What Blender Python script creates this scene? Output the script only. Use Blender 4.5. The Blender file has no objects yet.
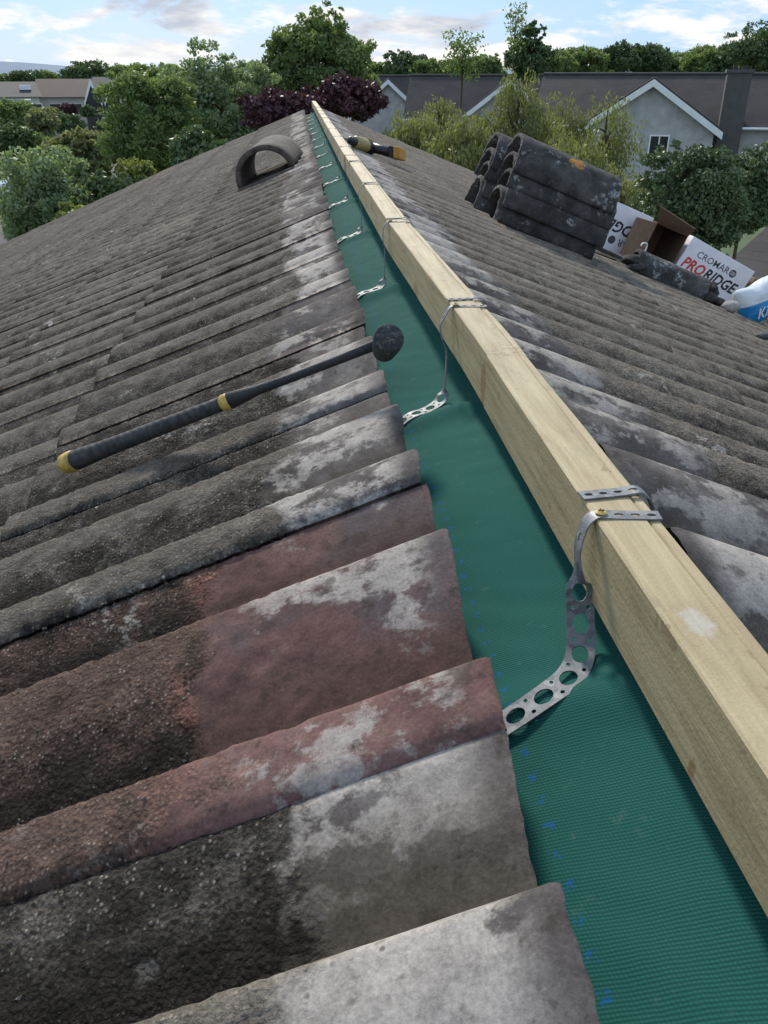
import bpy, math, random
import numpy as np
from mathutils import Vector, Matrix, noise
from mathutils.geometry import delaunay_2d_cdt
R = math.radians
rnd = random.Random(7)
CZ = 5.3                     # eye height above the garden
T = 0.40                     # roof rise per metre
YEND = 9.85
sc = bpy.context.scene
col = sc.collection
# ------------------------------------------------------------------ helpers
ORG = {}
def empty(name, loc, label, cat, group=None):
    o = bpy.data.objects.new(name, None); col.objects.link(o)
    o.location = (loc[0], loc[1], loc[2] + CZ); o.empty_display_size = .1
    ORG[o] = Vector(o.location)
    o['label'] = label; o['category'] = cat
    if group: o['group'] = group
    return o
def mesh(name, V, F, mat, parent=None, smooth=False, attrs=None, loc=None, raw=False, fattr=None):
    """V in eye-relative metres; mesh object placed so that its origin is loc (or the parent's origin)."""
    V = np.asarray(V, dtype=np.float64).reshape(-1, 3).copy()
    if not raw: V[:, 2] += CZ
    me = bpy.data.meshes.new(name)
    if parent is not None:
        o = bpy.data.objects.new(name, me); o.parent = parent
        base = ORG[parent]; ORG[o] = base
    else:
        o = bpy.data.objects.new(name, me)
        base = Vector(loc) + Vector((0, 0, CZ)) if loc is not None else Vector((0, 0, 0))
        o.location = base; ORG[o] = base
    V -= np.array(base)
    if isinstance(F, np.ndarray) and F.ndim == 2:
        n = F.shape[1]
        me.vertices.add(len(V)); me.vertices.foreach_set('co', V.ravel().astype(np.float32))
        me.loops.add(F.size); me.loops.foreach_set('vertex_index', F.ravel().astype(np.int32))
        me.polygons.add(len(F)); me.polygons.foreach_set('loop_start', np.arange(0, F.size, n, dtype=np.int32))
        me.update(calc_edges=True); me.validate()
    else:
        me.from_pydata(V.tolist(), [], [list(f) for f in F]); me.update()
    if smooth:
        me.polygons.foreach_set('use_smooth', [True]*len(me.polygons))
    if attrs:
        for k, a in attrs.items():
            at = me.attributes.new(k, 'FLOAT', 'POINT'); at.data.foreach_set('value', np.asarray(a, dtype=np.float32))
    if mat: me.materials.append(mat)
    col.objects.link(o)
    return o
def tag(o, label, cat, group=None, kind=None):
    if label: o['label'] = label
    if cat: o['category'] = cat
    if group: o['group'] = group
    if kind: o['kind'] = kind
    return o
def copy_tree(o, parent=None):
    c = o.copy(); col.objects.link(c)
    if parent is not None: c.parent = parent
    for ch in list(o.children): copy_tree(ch, c)
    return c
class MB:
    def __init__(s): s.v = []; s.f = []
    def add(s, V, F):
        b = len(s.v); s.v += [tuple(v) for v in V]; s.f += [tuple(i + b for i in f) for f in F]; return s
    def box(s, o, u, v, w):
        o, u, v, w = map(Vector, (o, u, v, w))
        P = [o, o+u, o+u+v, o+v, o+w, o+u+w, o+u+v+w, o+v+w]
        return s.add(P, [(0,3,2,1),(4,5,6,7),(0,1,5,4),(1,2,6,5),(2,3,7,6),(3,0,4,7)])
    def cbox(s, c, sx, sy, sz, M=None):
        M = M or Matrix.Identity(3)
        u, v, w = M @ Vector((sx,0,0)), M @ Vector((0,sy,0)), M @ Vector((0,0,sz))
        return s.box(Vector(c)-(u+v+w)/2, u, v, w)
    def tube(s, P, rad, n=12, caps=True, squash=1.0, up=None):
        P = [Vector(p) for p in P]; rad = rad if hasattr(rad, '__len__') else [rad]*len(P)
        V = []; F = []
        for i, p in enumerate(P):
            t = (P[min(i+1, len(P)-1)] - P[max(i-1, 0)]).normalized()
            a = (Vector(up) if up is not None else (Vector((0,0,1)) if abs(t.z) < .9 else Vector((1,0,0))))
            x = t.cross(a).normalized(); y = x.cross(t).normalized()
            for k in range(n):
                q = 2*math.pi*k/n
                V.append(p + x*math.cos(q)*rad[i] + y*math.sin(q)*rad[i]*squash)
        for i in range(len(P)-1):
            for k in range(n):
                F.append((i*n+k, i*n+(k+1) % n, (i+1)*n+(k+1) % n, (i+1)*n+k))
        if caps:
            F.append(tuple(range(n))[::-1]); F.append(tuple((len(P)-1)*n+k for k in range(n)))
        return s.add(V, F)
    def build(s, name, mat, parent=None, smooth=False, loc=None, bevel=0, seg=2):
        o = mesh(name, s.v, s.f, mat, parent, smooth, loc=loc)
        if bevel:
            m = o.modifiers.new('bev', 'BEVEL'); m.width = bevel; m.segments = seg; m.limit_method = 'ANGLE'; m.angle_limit = R(40)
        if smooth:
            m = o.modifiers.new('ws', 'WEIGHTED_NORMAL') if bevel else None
        return o
# ------------------------------------------------------------------ node DSL
class N:
    def __init__(s, name):
        s.m = bpy.data.materials.new(name); s.m.use_nodes = True; s.t = s.m.node_tree; s.t.nodes.clear()
        s.out = s.n('ShaderNodeOutputMaterial')
    def n(s, ty, **k):
        x = s.t.nodes.new(ty)
        for a, b in k.items(): setattr(x, a, b)
        return x
    def l(s, a, b): s.t.links.new(a, b)
    def put(s, sock, v):
        if hasattr(v, 'node'): s.l(v, sock)
        elif isinstance(v, (tuple, list)): sock.default_value = (*v, 1) if len(v) == 3 and len(sock.default_value) == 4 else v
        else: sock.default_value = v
    def pos(s): return s.n('ShaderNodeNewGeometry').outputs['Position']
    def attr(s, k): return s.n('ShaderNodeAttribute', attribute_name=k).outputs['Fac']
    def island(s): return s.n('ShaderNodeNewGeometry').outputs['Random Per Island']
    def scale(s, v, sc_):
        x = s.n('ShaderNodeMapping'); s.l(v, x.inputs['Vector']); x.inputs['Scale'].default_value = sc_; return x.outputs[0]
    def noise(s, v, scale, det=3, rough=.55, dist=0):
        x = s.n('ShaderNodeTexNoise'); s.l(v, x.inputs['Vector']); x.inputs['Scale'].default_value = scale
        x.inputs['Detail'].default_value = det; x.inputs['Roughness'].default_value = rough; x.inputs['Distortion'].default_value = dist
        return x.outputs['Fac']
    def voro(s, v, scale, out='Distance', rand=1):
        x = s.n('ShaderNodeTexVoronoi'); s.l(v, x.inputs['Vector']); x.inputs['Scale'].default_value = scale
        x.inputs['Randomness'].default_value = rand
        return x.outputs[out]
    def math(s, op, a, b=0.0, c=None, clamp=False):
        x = s.n('ShaderNodeMath', operation=op); x.use_clamp = clamp
        s.put(x.inputs[0], a); s.put(x.inputs[1], b)
        if c is not None: s.put(x.inputs[2], c)
        return x.outputs[0]
    def step(s, v, a, b):
        x = s.n('ShaderNodeMapRange'); x.interpolation_type = 'SMOOTHSTEP'
        s.put(x.inputs['Value'], v); x.inputs['From Min'].default_value = a; x.inputs['From Max'].default_value = b
        return x.outputs[0]
    def lin(s, v, a, b, c, d):
        x = s.n('ShaderNodeMapRange'); s.put(x.inputs['Value'], v)
        for i, q in enumerate((a, b, c, d)): x.inputs[i+1].default_value = q
        return x.outputs[0]
    def mix(s, f, a, b, mode='MIX'):
        x = s.n('ShaderNodeMix', data_type='RGBA', blend_type=mode); s.put(x.inputs[0], f); s.put(x.inputs[6], a); s.put(x.inputs[7], b)
        return x.outputs[2]
    def ramp(s, v, stops):
        x = s.n('ShaderNodeValToRGB'); s.put(x.inputs[0], v); e = x.color_ramp.elements
        while len(e) < len(stops): e.new(.5)
        for i, (p, c) in enumerate(stops): e[i].position = p; e[i].color = (*c, 1)
        return x.outputs[0]
    def sep(s, v):
        x = s.n('ShaderNodeSeparateXYZ'); s.l(v, x.inputs[0]); return x.outputs
    def comb(s, a, b, c):
        x = s.n('ShaderNodeCombineXYZ'); s.put(x.inputs[0], a); s.put(x.inputs[1], b); s.put(x.inputs[2], c); return x.outputs[0]
    def bump(s, h, dist, strength=1, prev=None):
        x = s.n('ShaderNodeBump'); s.put(x.inputs['Height'], h); s.put(x.inputs['Distance'], dist); s.put(x.inputs['Strength'], strength)
        if prev is not None: s.l(prev, x.inputs['Normal'])
        return x.outputs[0]
    def bsdf(s, color, rough=.8, normal=None, **k):
        x = s.n('ShaderNodeBsdfPrincipled'); s.put(x.inputs['Base Color'], color); s.put(x.inputs['Roughness'], rough)
        if normal is not None: s.l(normal, x.inputs['Normal'])
        for a, b in k.items(): s.put(x.inputs[a.replace('_', ' ')], b)
        s.l(x.outputs[0], s.out.inputs[0]); return x
def simple(name, c, rough=.7, var=.15, sc_=30, metal=0, bump=0, spec=.5):
    g = N(name); p = g.pos(); n = g.noise(p, sc_, 5)
    cc = g.mix(g.lin(n, .3, .7, 0, 1), tuple(x*(1-var) for x in c), tuple(min(1, x*(1+var)) for x in c))
    nb = g.bump(g.noise(p, sc_*4, 4), bump) if bump else None
    g.bsdf(cc, rough, nb, Metallic=metal, Specular_IOR_Level=spec)
    return g.m
# ------------------------------------------------------------------ materials
def tile_material(name, red=False, right=False):
    g = N(name); p = g.pos(); sd = g.attr('sd'); tone = g.attr('tone'); prof = g.attr('prof')
    n_big = g.noise(p, 2.2, 4); n_mid = g.noise(p, 11, 6, .6); n_mid2 = g.noise(g.scale(p, (1, 1, 1)), 23, 6, .65)
    n_fine = g.noise(p, 90, 5, .7); n_grit = g.noise(p, 330, 3, .7)
    vor = g.n('ShaderNodeTexVoronoi'); g.l(p, vor.inputs['Vector']); vor.inputs['Scale'].default_value = 300
    cellr = g.sep(vor.outputs['Color'])[0]; celld = vor.outputs['Distance']
    vor2 = g.n('ShaderNodeTexVoronoi'); g.l(p, vor2.inputs['Vector']); vor2.inputs['Scale'].default_value = 230
    cellr2 = g.sep(vor2.outputs['Color'])[0]
    # clean zone: was under the old ridge tiles and mortar
    width = .175 if red else (.15 if right else .118)
    wob = g.math('ADD', g.math('MULTIPLY', g.math('SUBTRACT', n_mid, .5), .16), g.math('MULTIPLY', g.math('SUBTRACT', tone, .5), .05))
    wob = g.math('ADD', wob, g.math('MULTIPLY', g.math('SUBTRACT', n_fine, .5), .04))
    edge = g.math('SUBTRACT', g.math('ADD', sd, wob), width)
    weath = g.step(edge, -.012, .014)
    if red:
        clean = g.ramp(n_mid, [(.3, (.085, .052, .05)), (.5, (.14, .082, .077)), (.7, (.20, .125, .115))])
        clean = g.mix(g.step(g.noise(p, 6.5, 3), .53, .66), clean, (.10, .085, .09))
        wea = g.ramp(n_mid2, [(.3, (.032, .023, .019)), (.5, (.07, .05, .042)), (.72, (.14, .095, .08))])
        edge_c = g.step(edge, .05, -.0)   # rosier belt at the border
        wea = g.mix(g.math('MULTIPLY', edge_c, g.step(n_mid2, .42, .6)), wea, (.22, .11, .09))
    else:
        clean = g.ramp(n_mid, [(.30, (.050, .045, .044)), (.5, (.105, .096, .096)), (.70, (.20, .188, .18))])
        a = (.022, .020, .018) if not right else (.062, .055, .047)
        b = (.060, .055, .049) if not right else (.130, .115, .098)
        c = (.135, .124, .110) if not right else (.21, .188, .16)
        wea = g.ramp(g.math('ADD', g.math('MULTIPLY', n_mid2, .6), g.math('MULTIPLY', n_big, .4)), [(.38, a), (.5, b), (.63, c)])
    # white lime bloom and mortar smears near the ridge, mostly on the rolls
    band = g.math('MULTIPLY', g.step(sd, .006, .035), g.step(sd, .19, .12))
    sm = g.noise(g.scale(p, (1, 1.25, 1)), 12, 10, .70, .1)
    lo = (.508 if not right else .48) if not red else .53
    smear = g.math('MULTIPLY', g.step(g.math('ADD', g.math('ADD', sm, g.math('MULTIPLY', prof, .075)), g.math('MULTIPLY', g.math('SUBTRACT', tone, .5), .14)), lo, lo+.07), band)
    clean = g.mix(g.math('MULTIPLY', smear, .8), clean, g.mix(n_fine, (.25, .235, .225), (.48, .46, .43)))
    clean = g.mix(g.math('MULTIPLY', g.step(g.noise(p, 45, 4), .60, .68), .6), clean, (.05, .042, .036))
    # grains and lichen of the weathered face
    far = g.math('MULTIPLY', g.math('MULTIPLY', g.step(cellr, .70, .80), g.step(celld, .42, .22)), g.lin(n_fine, .3, .7, .15, 1))
    gv = g.lin(g.math('ADD', g.math('MULTIPLY', n_grit, .6), g.math('MULTIPLY', n_fine, .5)), .38, .72, .30, 1.75); wea = g.mix(1.0, wea, g.comb(gv, gv, gv), 'MULTIPLY')
    wea = g.mix(g.math('MULTIPLY', g.math('MULTIPLY', g.step(cellr2, .55, .7), g.step(vor2.outputs['Distance'], .5, .3)), .6), wea, (.014, .012, .010))
    wea = g.mix(g.math('MULTIPLY', far, .85), wea, (.40, .37, .32))
    lich = g.math('MULTIPLY', g.step(g.noise(p, 7.5, 3), .60, .68), g.step(g.noise(p, 75, 5, .75), .52, .60))
    wea = g.mix(g.math('MULTIPLY', lich, .85), wea, (.36, .36, .34))
    lich2 = g.step(g.noise(p, 16, 4, .6, .3), .685, .705)
    wea = g.mix(g.math('MULTIPLY', lich2, .8), wea, (.42, .41, .40))
    # dirt and moss in the troughs, deepened with roll shade painted into the colour
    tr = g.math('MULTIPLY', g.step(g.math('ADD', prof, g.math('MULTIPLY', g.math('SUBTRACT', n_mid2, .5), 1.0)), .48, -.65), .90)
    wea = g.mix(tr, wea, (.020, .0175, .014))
    mo = g.math('MULTIPLY', g.step(g.noise(p, 28, 6, .7), .50, .58), g.step(prof, .2, -.7))
    clean = g.mix(g.math('MULTIPLY', mo, .55), clean, (.055, .045, .03))
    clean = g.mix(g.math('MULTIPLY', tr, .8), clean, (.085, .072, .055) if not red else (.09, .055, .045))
    wr = g.math('MULTIPLY', g.step(g.math('ADD', prof, g.math('MULTIPLY', g.math('SUBTRACT', n_mid2, .5), 1.2)), .35, .95), .46)  # weathered crests, painted paler still so the rolls look lit on top
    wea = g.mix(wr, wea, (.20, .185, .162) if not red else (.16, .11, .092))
    colr = g.mix(weath, clean, wea)
    tn = g.lin(tone, 0, 1, .88, 1.12)
    colr = g.mix(1.0, colr, g.comb(g.math('MULTIPLY', tn, .98), g.math('MULTIPLY', tn, .93), g.math('MULTIPLY', tn, .875)), 'MULTIPLY')
    gn = g.lin(g.math('ADD', g.math('MULTIPLY', g.noise(p, 420, 4, .75), .5), g.math('MULTIPLY', g.noise(p, 55, 6, .7), .5)), .36, .64, .62, 1.38); colr = g.mix(1.0, colr, g.comb(gn, gn, gn), 'MULTIPLY')
    pit = g.step(g.voro(p, 75), .13, .07); colr = g.mix(g.math('MULTIPLY', pit, g.math('MULTIPLY', g.step(n_mid2, .45, .6), .6)), colr, (.03, .025, .02))
    rough = g.mix(weath, (.80, .80, .80), (.95, .95, .95))
    hgt = g.math('ADD', g.math('MULTIPLY', g.math('SUBTRACT', 1, celld), .55), g.math('ADD', g.math('MULTIPLY', n_grit, .6), g.math('MULTIPLY', n_fine, 1.3)))
    b1 = g.bump(hgt, g.lin(weath, 0, 1, .0002, .0031), g.lin(g.sep(p)[1], 1.2, 4.0, 1.0, .45))
    b2 = g.bump(g.math('ADD', g.noise(p, 30, 3), g.math('MULTIPLY', g.noise(p, 260, 5, .7), .35)), .0016, .6, b1)
    g.bsdf(colr, rough, b2, Specular_IOR_Level=.08)
    return g.m
M = {}
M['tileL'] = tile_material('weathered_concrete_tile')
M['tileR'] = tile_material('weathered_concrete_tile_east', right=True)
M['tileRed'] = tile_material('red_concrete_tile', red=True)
def wood_material():
    g = N('green_treated_pine'); p = g.pos()
    s1 = g.scale(p, (34, 2.2, 34)); gr = g.noise(s1, 3.2, 6, .6, .5); gr2 = g.noise(g.scale(p, (160, 6, 160)), 2.5, 4)
    c = g.ramp(gr, [(.3, (.25, .185, .095)), (.5, (.37, .29, .16)), (.7, (.45, .37, .22))])
    c = g.mix(g.math('MULTIPLY', g.step(gr2, .5, .75), .22), c, (.28, .20, .10))
    blotch = g.noise(p, 9, 4); c = g.mix(g.lin(blotch, .35, .7, 0, .35), c, (.40, .36, .22))
    dirt = g.math('MULTIPLY', g.step(g.noise(g.scale(p, (1, .4, 1)), 38, 6, .7), .54, .70), .45); c = g.mix(dirt, c, (.21, .165, .10))
    spots = g.step(g.noise(p, 55, 3), .66, .71); c = g.mix(g.math('MULTIPLY', spots, .6), c, (.22, .15, .08))
    # knots
    v = g.n('ShaderNodeTexVoronoi'); g.l(g.scale(p, (6, 3.1, 6)), v.inputs['Vector']); v.inputs['Scale'].default_value = 1.0
    kn = g.step(v.outputs['Distance'], .12, .05); c = g.mix(g.math('MULTIPLY', kn, .6), c, (.20, .11, .05))
    # chalk-white scuff, saw marks near a joint, resin stain
    def blob(x, y, z, rx, ry, rz, a, b, nz=.5):
        m = g.n('ShaderNodeMapping'); g.l(p, m.inputs['Vector'])
        m.inputs['Location'].default_value = (-x/rx, -y/ry, -(z+CZ)/rz); m.inputs['Scale'].default_value = (1/rx, 1/ry, 1/rz)
        ln = g.n('ShaderNodeVectorMath', operation='LENGTH'); g.l(m.outputs[0], ln.inputs[0])
        return g.step(g.math('ADD', ln.outputs['Value'], g.math('MULTIPLY', g.math('SUBTRACT', g.noise(p, 130, 5), .5), nz*2)), a, b)
    c = g.mix(g.math('MULTIPLY', blob(.193, .335, -.25, .009, .013, .02, 1.25, .45, .9), .5), c, (.46, .46, .43))
    sw = g.math('MULTIPLY', blob(.197, .815, -.25, .022, .030, .02, 1.1, .7), g.step(g.noise(g.scale(p, (1, 2.6, 1)), 190, 3), .5, .6))
    c = g.mix(g.math('MULTIPLY', sw, .75), c, (.16, .11, .055))
    c = g.mix(g.math('MULTIPLY', blob(.177, .812, -.285, .02, .016, .026, 1.0, .75), .6), c, (.25, .12, .04))
    c = g.mix(g.math('MULTIPLY', blob(.177, .285, -.300, .02, .004, .008, 1.2, .4), .7), c, (.22, .11, .035))
    h = g.math('ADD', gr, g.math('MULTIPLY', gr2, .5))
    g.bsdf(c, .62, g.bump(h, .0007, .8, g.bump(g.noise(p, 400, 3), .0003)), Specular_IOR_Level=.4)
    return g.m
M['wood'] = wood_material()
def membrane_material():
    g = N('green_woven_membrane'); p = g.pos(); x, y, z = g.sep(p)
    bl = g.noise(p, 14, 3)
    yy = g.math('ADD', g.math('MULTIPLY', y, 2*math.pi/.00205), g.math('ADD', g.math('MULTIPLY', x, 640), g.math('MULTIPLY', g.noise(p, 22, 4), 9)))
    xx = g.math('ADD', g.math('MULTIPLY', x, 2*math.pi/.0018), g.math('MULTIPLY', y, 560))
    w1 = g.lin(g.math('SINE', yy), -1, 1, 0, 1); w2 = g.lin(g.math('SINE', xx), -1, 1, 0, 1)
    wv = g.math('MULTIPLY', g.math('POWER', w1, .8), g.lin(w2, 0, 1, .55, 1))
    c = g.mix(wv, (.010, .054, .046), (.027, .126, .104))
    c = g.mix(g.lin(bl, .3, .7, 0, .35), c, (.012, .085, .070))
    # faint blue print running along the cloth
    xm = g.math('ABSOLUTE', g.math('SUBTRACT', x, .1165)); 
    m1 = g.math('MULTIPLY', g.step(xm, .0035, .002), g.step(g.math('ABSOLUTE', g.math('SUBTRACT', g.math('FRACT', g.math('DIVIDE', y, .0185)), .5)), .2, .12))
    c = g.mix(g.math('MULTIPLY', m1, g.math('MULTIPLY', g.step(g.noise(g.scale(p, (1, 1, .2)), 420, 2), .50, .56), .5)), c, (.01, .09, .35))
    dust = g.math('ADD', g.step(g.noise(p, 60, 6, .7), .60, .78), g.math('MULTIPLY', g.step(g.noise(p, 500, 3, .7), .66, .72), .8)); c = g.mix(g.math('MULTIPLY', dust, .32), c, (.16, .2, .17))
    g.bsdf(c, .9, g.bump(wv, .0003, .45), Specular_IOR_Level=.08)
    return g.m
M['membrane'] = membrane_material()
def metal_material():
    g = N('galvanised_steel'); p = g.pos(); n = g.noise(p, 160, 4); v = g.voro(p, 220, 'Color')
    s = g.sep(v)[0]
    c = g.mix(s, (.13, .137, .145), (.23, .24, .25))
    c = g.mix(g.step(n, .6, .75), c, (.28, .29, .31))
    g.bsdf(c, g.lin(n, .3, .7, .55, .70), g.bump(n, .0002), Metallic=.55)
    return g.m
M['steel'] = metal_material()
M['brass'] = simple('zinc_yellow_screw', (.62, .45, .16), .35, .2, 300, metal=.9)
M['rubber'] = simple('black_rubber', (.022, .023, .025), .6, .4, 200, bump=.0006)
def grip_material():
    g = N('wrapped_black_grip'); p = g.pos(); x, y, z = g.sep(p)
    w = g.math('SINE', g.math('ADD', g.math('MULTIPLY', x, 560), g.math('MULTIPLY', g.math('ADD', y, z), 260)))
    n = g.noise(p, 120, 5)
    g.bsdf(g.mix(g.lin(n, .35, .7, 0, 1), (.018, .018, .020), (.06, .058, .055)), .72, g.bump(g.math('ADD', w, g.math('MULTIPLY', n, 1.2)), .0004, .5)); return g.m
M['grip'] = grip_material()
def mallet_material():
    g = N('dusty_mallet_rubber'); p = g.pos(); n = g.noise(p, 210, 6, .75)
    g.bsdf(g.mix(g.step(n, .5, .7), (.03, .03, .032), (.15, .145, .14)), .85, g.bump(n, .0015, .7)); return g.m
M['mallet'] = mallet_material()
M['yellow'] = simple('worn_yellow_paint', (.50, .34, .08), .5, .35, 90, bump=.0005)
M['dyellow'] = simple('yellow_tool_plastic', (.34, .27, .10), .45, .2, 60)
M['orange'] = simple('orange_battery_plastic', (.50, .25, .04), .4, .15, 60)
M['blackp'] = simple('black_tool_plastic', (.02, .02, .022), .45, .3, 60)
def ridge_material():
    g = N('old_ridge_tile_concrete'); p = g.pos(); n = g.noise(p, 14, 6, .65); n2 = g.noise(p, 90, 5, .7)
    c = g.ramp(n, [(.3, (.026, .025, .024)), (.5, (.060, .057, .055)), (.7, (.12, .113, .105))])
    c = g.mix(g.math('MULTIPLY', g.step(n2, .58, .68), .6), c, (.16, .15, .14))
    l = g.math('MULTIPLY', g.step(g.noise(p, 11, 3), .54, .62), g.step(g.noise(p, 48, 5, .75), .50, .58))
    c = g.mix(g.math('MULTIPLY', l, .85), c, (.34, .345, .34))
    g.bsdf(c, .92, g.bump(g.math('ADD', n2, g.noise(p, 300, 3)), .003, .8), Specular_IOR_Level=.3); return g
gm = ridge_material(); M['ridge'] = gm.m
def ridge_top_material():   # same tile with an ochre lichen colony
    g = ridge_material(); g.m.name = 'ridge_tile_with_ochre_lichen'; p = g.pos()
    b = [n for n in g.t.nodes if n.type == 'BSDF_PRINCIPLED'][0]; src = b.inputs['Base Color'].links[0].from_socket
    m = g.n('ShaderNodeVectorMath', operation='DISTANCE'); g.l(p, m.inputs[0]); m.inputs[1].default_value = (1.115, 3.525, -.298+CZ)
    k = g.step(g.math('ADD', m.outputs['Value'], g.math('MULTIPLY', g.math('SUBTRACT', g.noise(p, 45, 4), .5), .07)), .046, .030)
    k2 = g.math('MULTIPLY', k, g.step(g.noise(p, 80, 3), .38, .5))
    g.l(g.mix(k2, src, (.55, .22, .02)), b.inputs['Base Color']); return g.m
M['ridgetop'] = ridge_top_material()
M['terracotta'] = simple('faded_brown_ridge_tile', (.088, .070, .058), .9, .45, 26, bump=.004)
M['mortar'] = simple('dark_mortar', (.05, .045, .04), .95, .6, 60, bump=.008)
M['boxwhite'] = simple('white_printed_card', (.82, .81, .86), .6, .06, 20)
M['card'] = simple('brown_cardboard', (.23, .15, .10), .85, .12, 40, bump=.0008)
M['cardin'] = simple('brown_cardboard_inside', (.17, .105, .07), .9, .12, 40)
M['inkblack'] = simple('black_ink', (.03, .03, .035), .6, .1)
M['inkgrey'] = simple('dark_grey_ink', (.07, .07, .09), .6, .1)
M['inkred'] = simple('red_ink', (.62, .05, .05), .6, .1)
M['inkwhite'] = simple('white_ink', (.85, .85, .85), .6, .02)
M['sackblue'] = simple('blue_sack_plastic', (.01, .22, .50), .35, .12, 12, bump=.002)
M['sackwhite'] = simple('white_sack_plastic', (.66, .70, .72), .35, .1, 12, bump=.002)
M['render'] = simple('grey_pebble_dash', (.42, .415, .41), .95, .18, 2.2, bump=.01)
M['cream'] = simple('cream_render', (.62, .60, .54), .9, .08, 1)
M['upvc'] = simple('white_painted_trim', (.78, .79, .80), .5, .06, 3)
M['glass'] = simple('dark_window_glass', (.02, .025, .03), .12, .2, 3)
M['chimney'] = simple('dark_grey_chimney_render', (.095, .09, .088), .95, .15, 3)
M['bark'] = simple('bark', (.10, .075, .05), .95, .35, 12, bump=.02)
M['carwhite'] = simple('white_car_paint', (.75, .76, .78), .25, .03, 2)
M['tyre'] = simple('tyre_rubber', (.02, .02, .02), .8, .2, 8)
M['post'] = simple('galvanised_lamp_post', (.35, .36, .37), .5, .1, 4, metal=.4)
M['hedge_base'] = simple('soil', (.06, .05, .035), .95, .3, 3)
def roofing(name, c1, c2, course=.32, axis='z'):
    g = N(name); p = g.pos(); x, y, z = g.sep(p)
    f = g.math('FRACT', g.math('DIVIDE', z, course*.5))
    n = g.noise(p, 1.1, 5); n2 = g.noise(p, 8, 4)
    c = g.mix(g.lin(n, .3, .7, 0, 1), c1, c2)
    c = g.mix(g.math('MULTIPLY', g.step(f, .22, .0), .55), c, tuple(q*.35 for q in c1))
    c = g.mix(g.math('MULTIPLY', g.step(n2, .6, .75), .3), c, (.2, .19, .17))
    g.bsdf(c, .85, g.bump(f, .05, .7)); return g.m
M['farroof'] = roofing('dark_brown_tiled_roof', (.036, .031, .030), (.062, .054, .050))
M['farroof2'] = roofing('slate_grey_tiled_roof', (.036, .036, .038), (.06, .059, .06))
M['farroof3'] = roofing('brown_tiled_roof', (.055, .036, .028), (.08, .052, .04))
def leafmat(name, c1, c2, trans=.45, nscale=1.2):
    g = N(name); p = g.pos(); isl = g.island(); n = g.noise(p, nscale, 3)
    f = g.math('ADD', g.math('MULTIPLY', isl, .6), g.math('MULTIPLY', g.lin(n, .35, .65, 0, 1), .4))
    c = g.mix(f, c1, c2)
    d = g.n('ShaderNodeBsdfPrincipled'); g.l(c, d.inputs['Base Color']); d.inputs['Roughness'].default_value = .55
    t = g.n('ShaderNodeBsdfTranslucent'); g.l(g.mix(1, c, (1.1, 1.15, .6), 'MULTIPLY'), t.inputs[0])
    mx = g.n('ShaderNodeMixShader'); mx.inputs[0].default_value = trans
    g.l(d.outputs[0], mx.inputs[1]); g.l(t.outputs[0], mx.inputs[2]); g.l(mx.outputs[0], g.out.inputs[0]); return g.m
M['leaf_mid'] = leafmat('mid_green_leaf', (0.104, 0.155, 0.057), (0.231, 0.304, 0.114))
M['leaf_dark'] = leafmat('dark_green_leaf', (0.049, 0.088, 0.037), (0.133, 0.194, 0.073), .2)
M['leaf_grey'] = leafmat('grey_green_leaf', (0.135, 0.196, 0.104), (0.313, 0.396, 0.231))
M['leaf_yel'] = leafmat('yellow_green_leaf', (.11, .14, .035), (.22, .25, .075))
M['leaf_willow'] = leafmat('willow_leaf', (.13, .15, .05), (.27, .285, .125), .4)
M['leaf_purple'] = leafmat('purple_leaf', (0.039, 0.017, 0.027), (0.113, 0.045, 0.061), .2)
M['leaf_olive'] = leafmat('olive_leaf', (0.144, 0.165, 0.083), (0.276, 0.286, 0.147))
M['leaf_holly'] = leafmat('glossy_dark_leaf', (0.046, 0.083, 0.037), (0.157, 0.217, 0.092), .15)
# ------------------------------------------------------------------ roof geometry
BP = [(-9, 0), (.9, 0), (1.66, -.018), (3, -.027), (10, -.05), (99, -.05)]
def bend(y): return np.interp(y, [b[0] for b in BP], [b[1] for b in BP])
def xc(y): return .197 + bend(y)
EDGE = .101
def dip(y, s_):
    """the old roof settles a little past the first rafter bay, most at the ridge"""
    a = np.clip((np.asarray(y)-.62)/.42, 0, 1); b = np.clip((np.asarray(s_)-.20)/1.6, 0, 1)
    return -.029*a*a*(3-2*a)*(1-b*b*(3-2*b))
def roofz(x, y): s_ = abs(x - float(xc(y))); return -.30 - T*(s_ - EDGE) + float(dip(y, s_))
PER = .156; AMP = .0215
JL = .336      # far-side joints of the left tiles repeat from here
def wave_left(y):
    ph = np.mod((.539 - y)/PER, 1.0); a = .85
    q = np.clip(ph/a, 0, 1)
    h = np.where(ph < a, 1-2*(.62*q**1.9+.38*(.5-.5*np.cos(np.pi*q))), -np.cos(np.pi*np.clip((ph-a)/(1-a), 0, 1)))
    r = np.mod(JL+.312*40-y, .312)               # 0 at the far edge of a tile
    u = np.clip(r/.055, 0, 1)
    h = h-.24*(1-u*u*(3-2*u)) - .16*np.clip((r-.300)/.012, 0, 1)**2
    return h
def wave_right(y):
    ph = np.mod((.640 - y)/PER, 1.0)
    a = .72
    return np.where(ph < a, np.cos(np.pi*np.clip(ph/a, 0, 1)**1.25), -np.cos(np.pi*np.clip((ph-a)/(1-a), 0, 1)))
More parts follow.
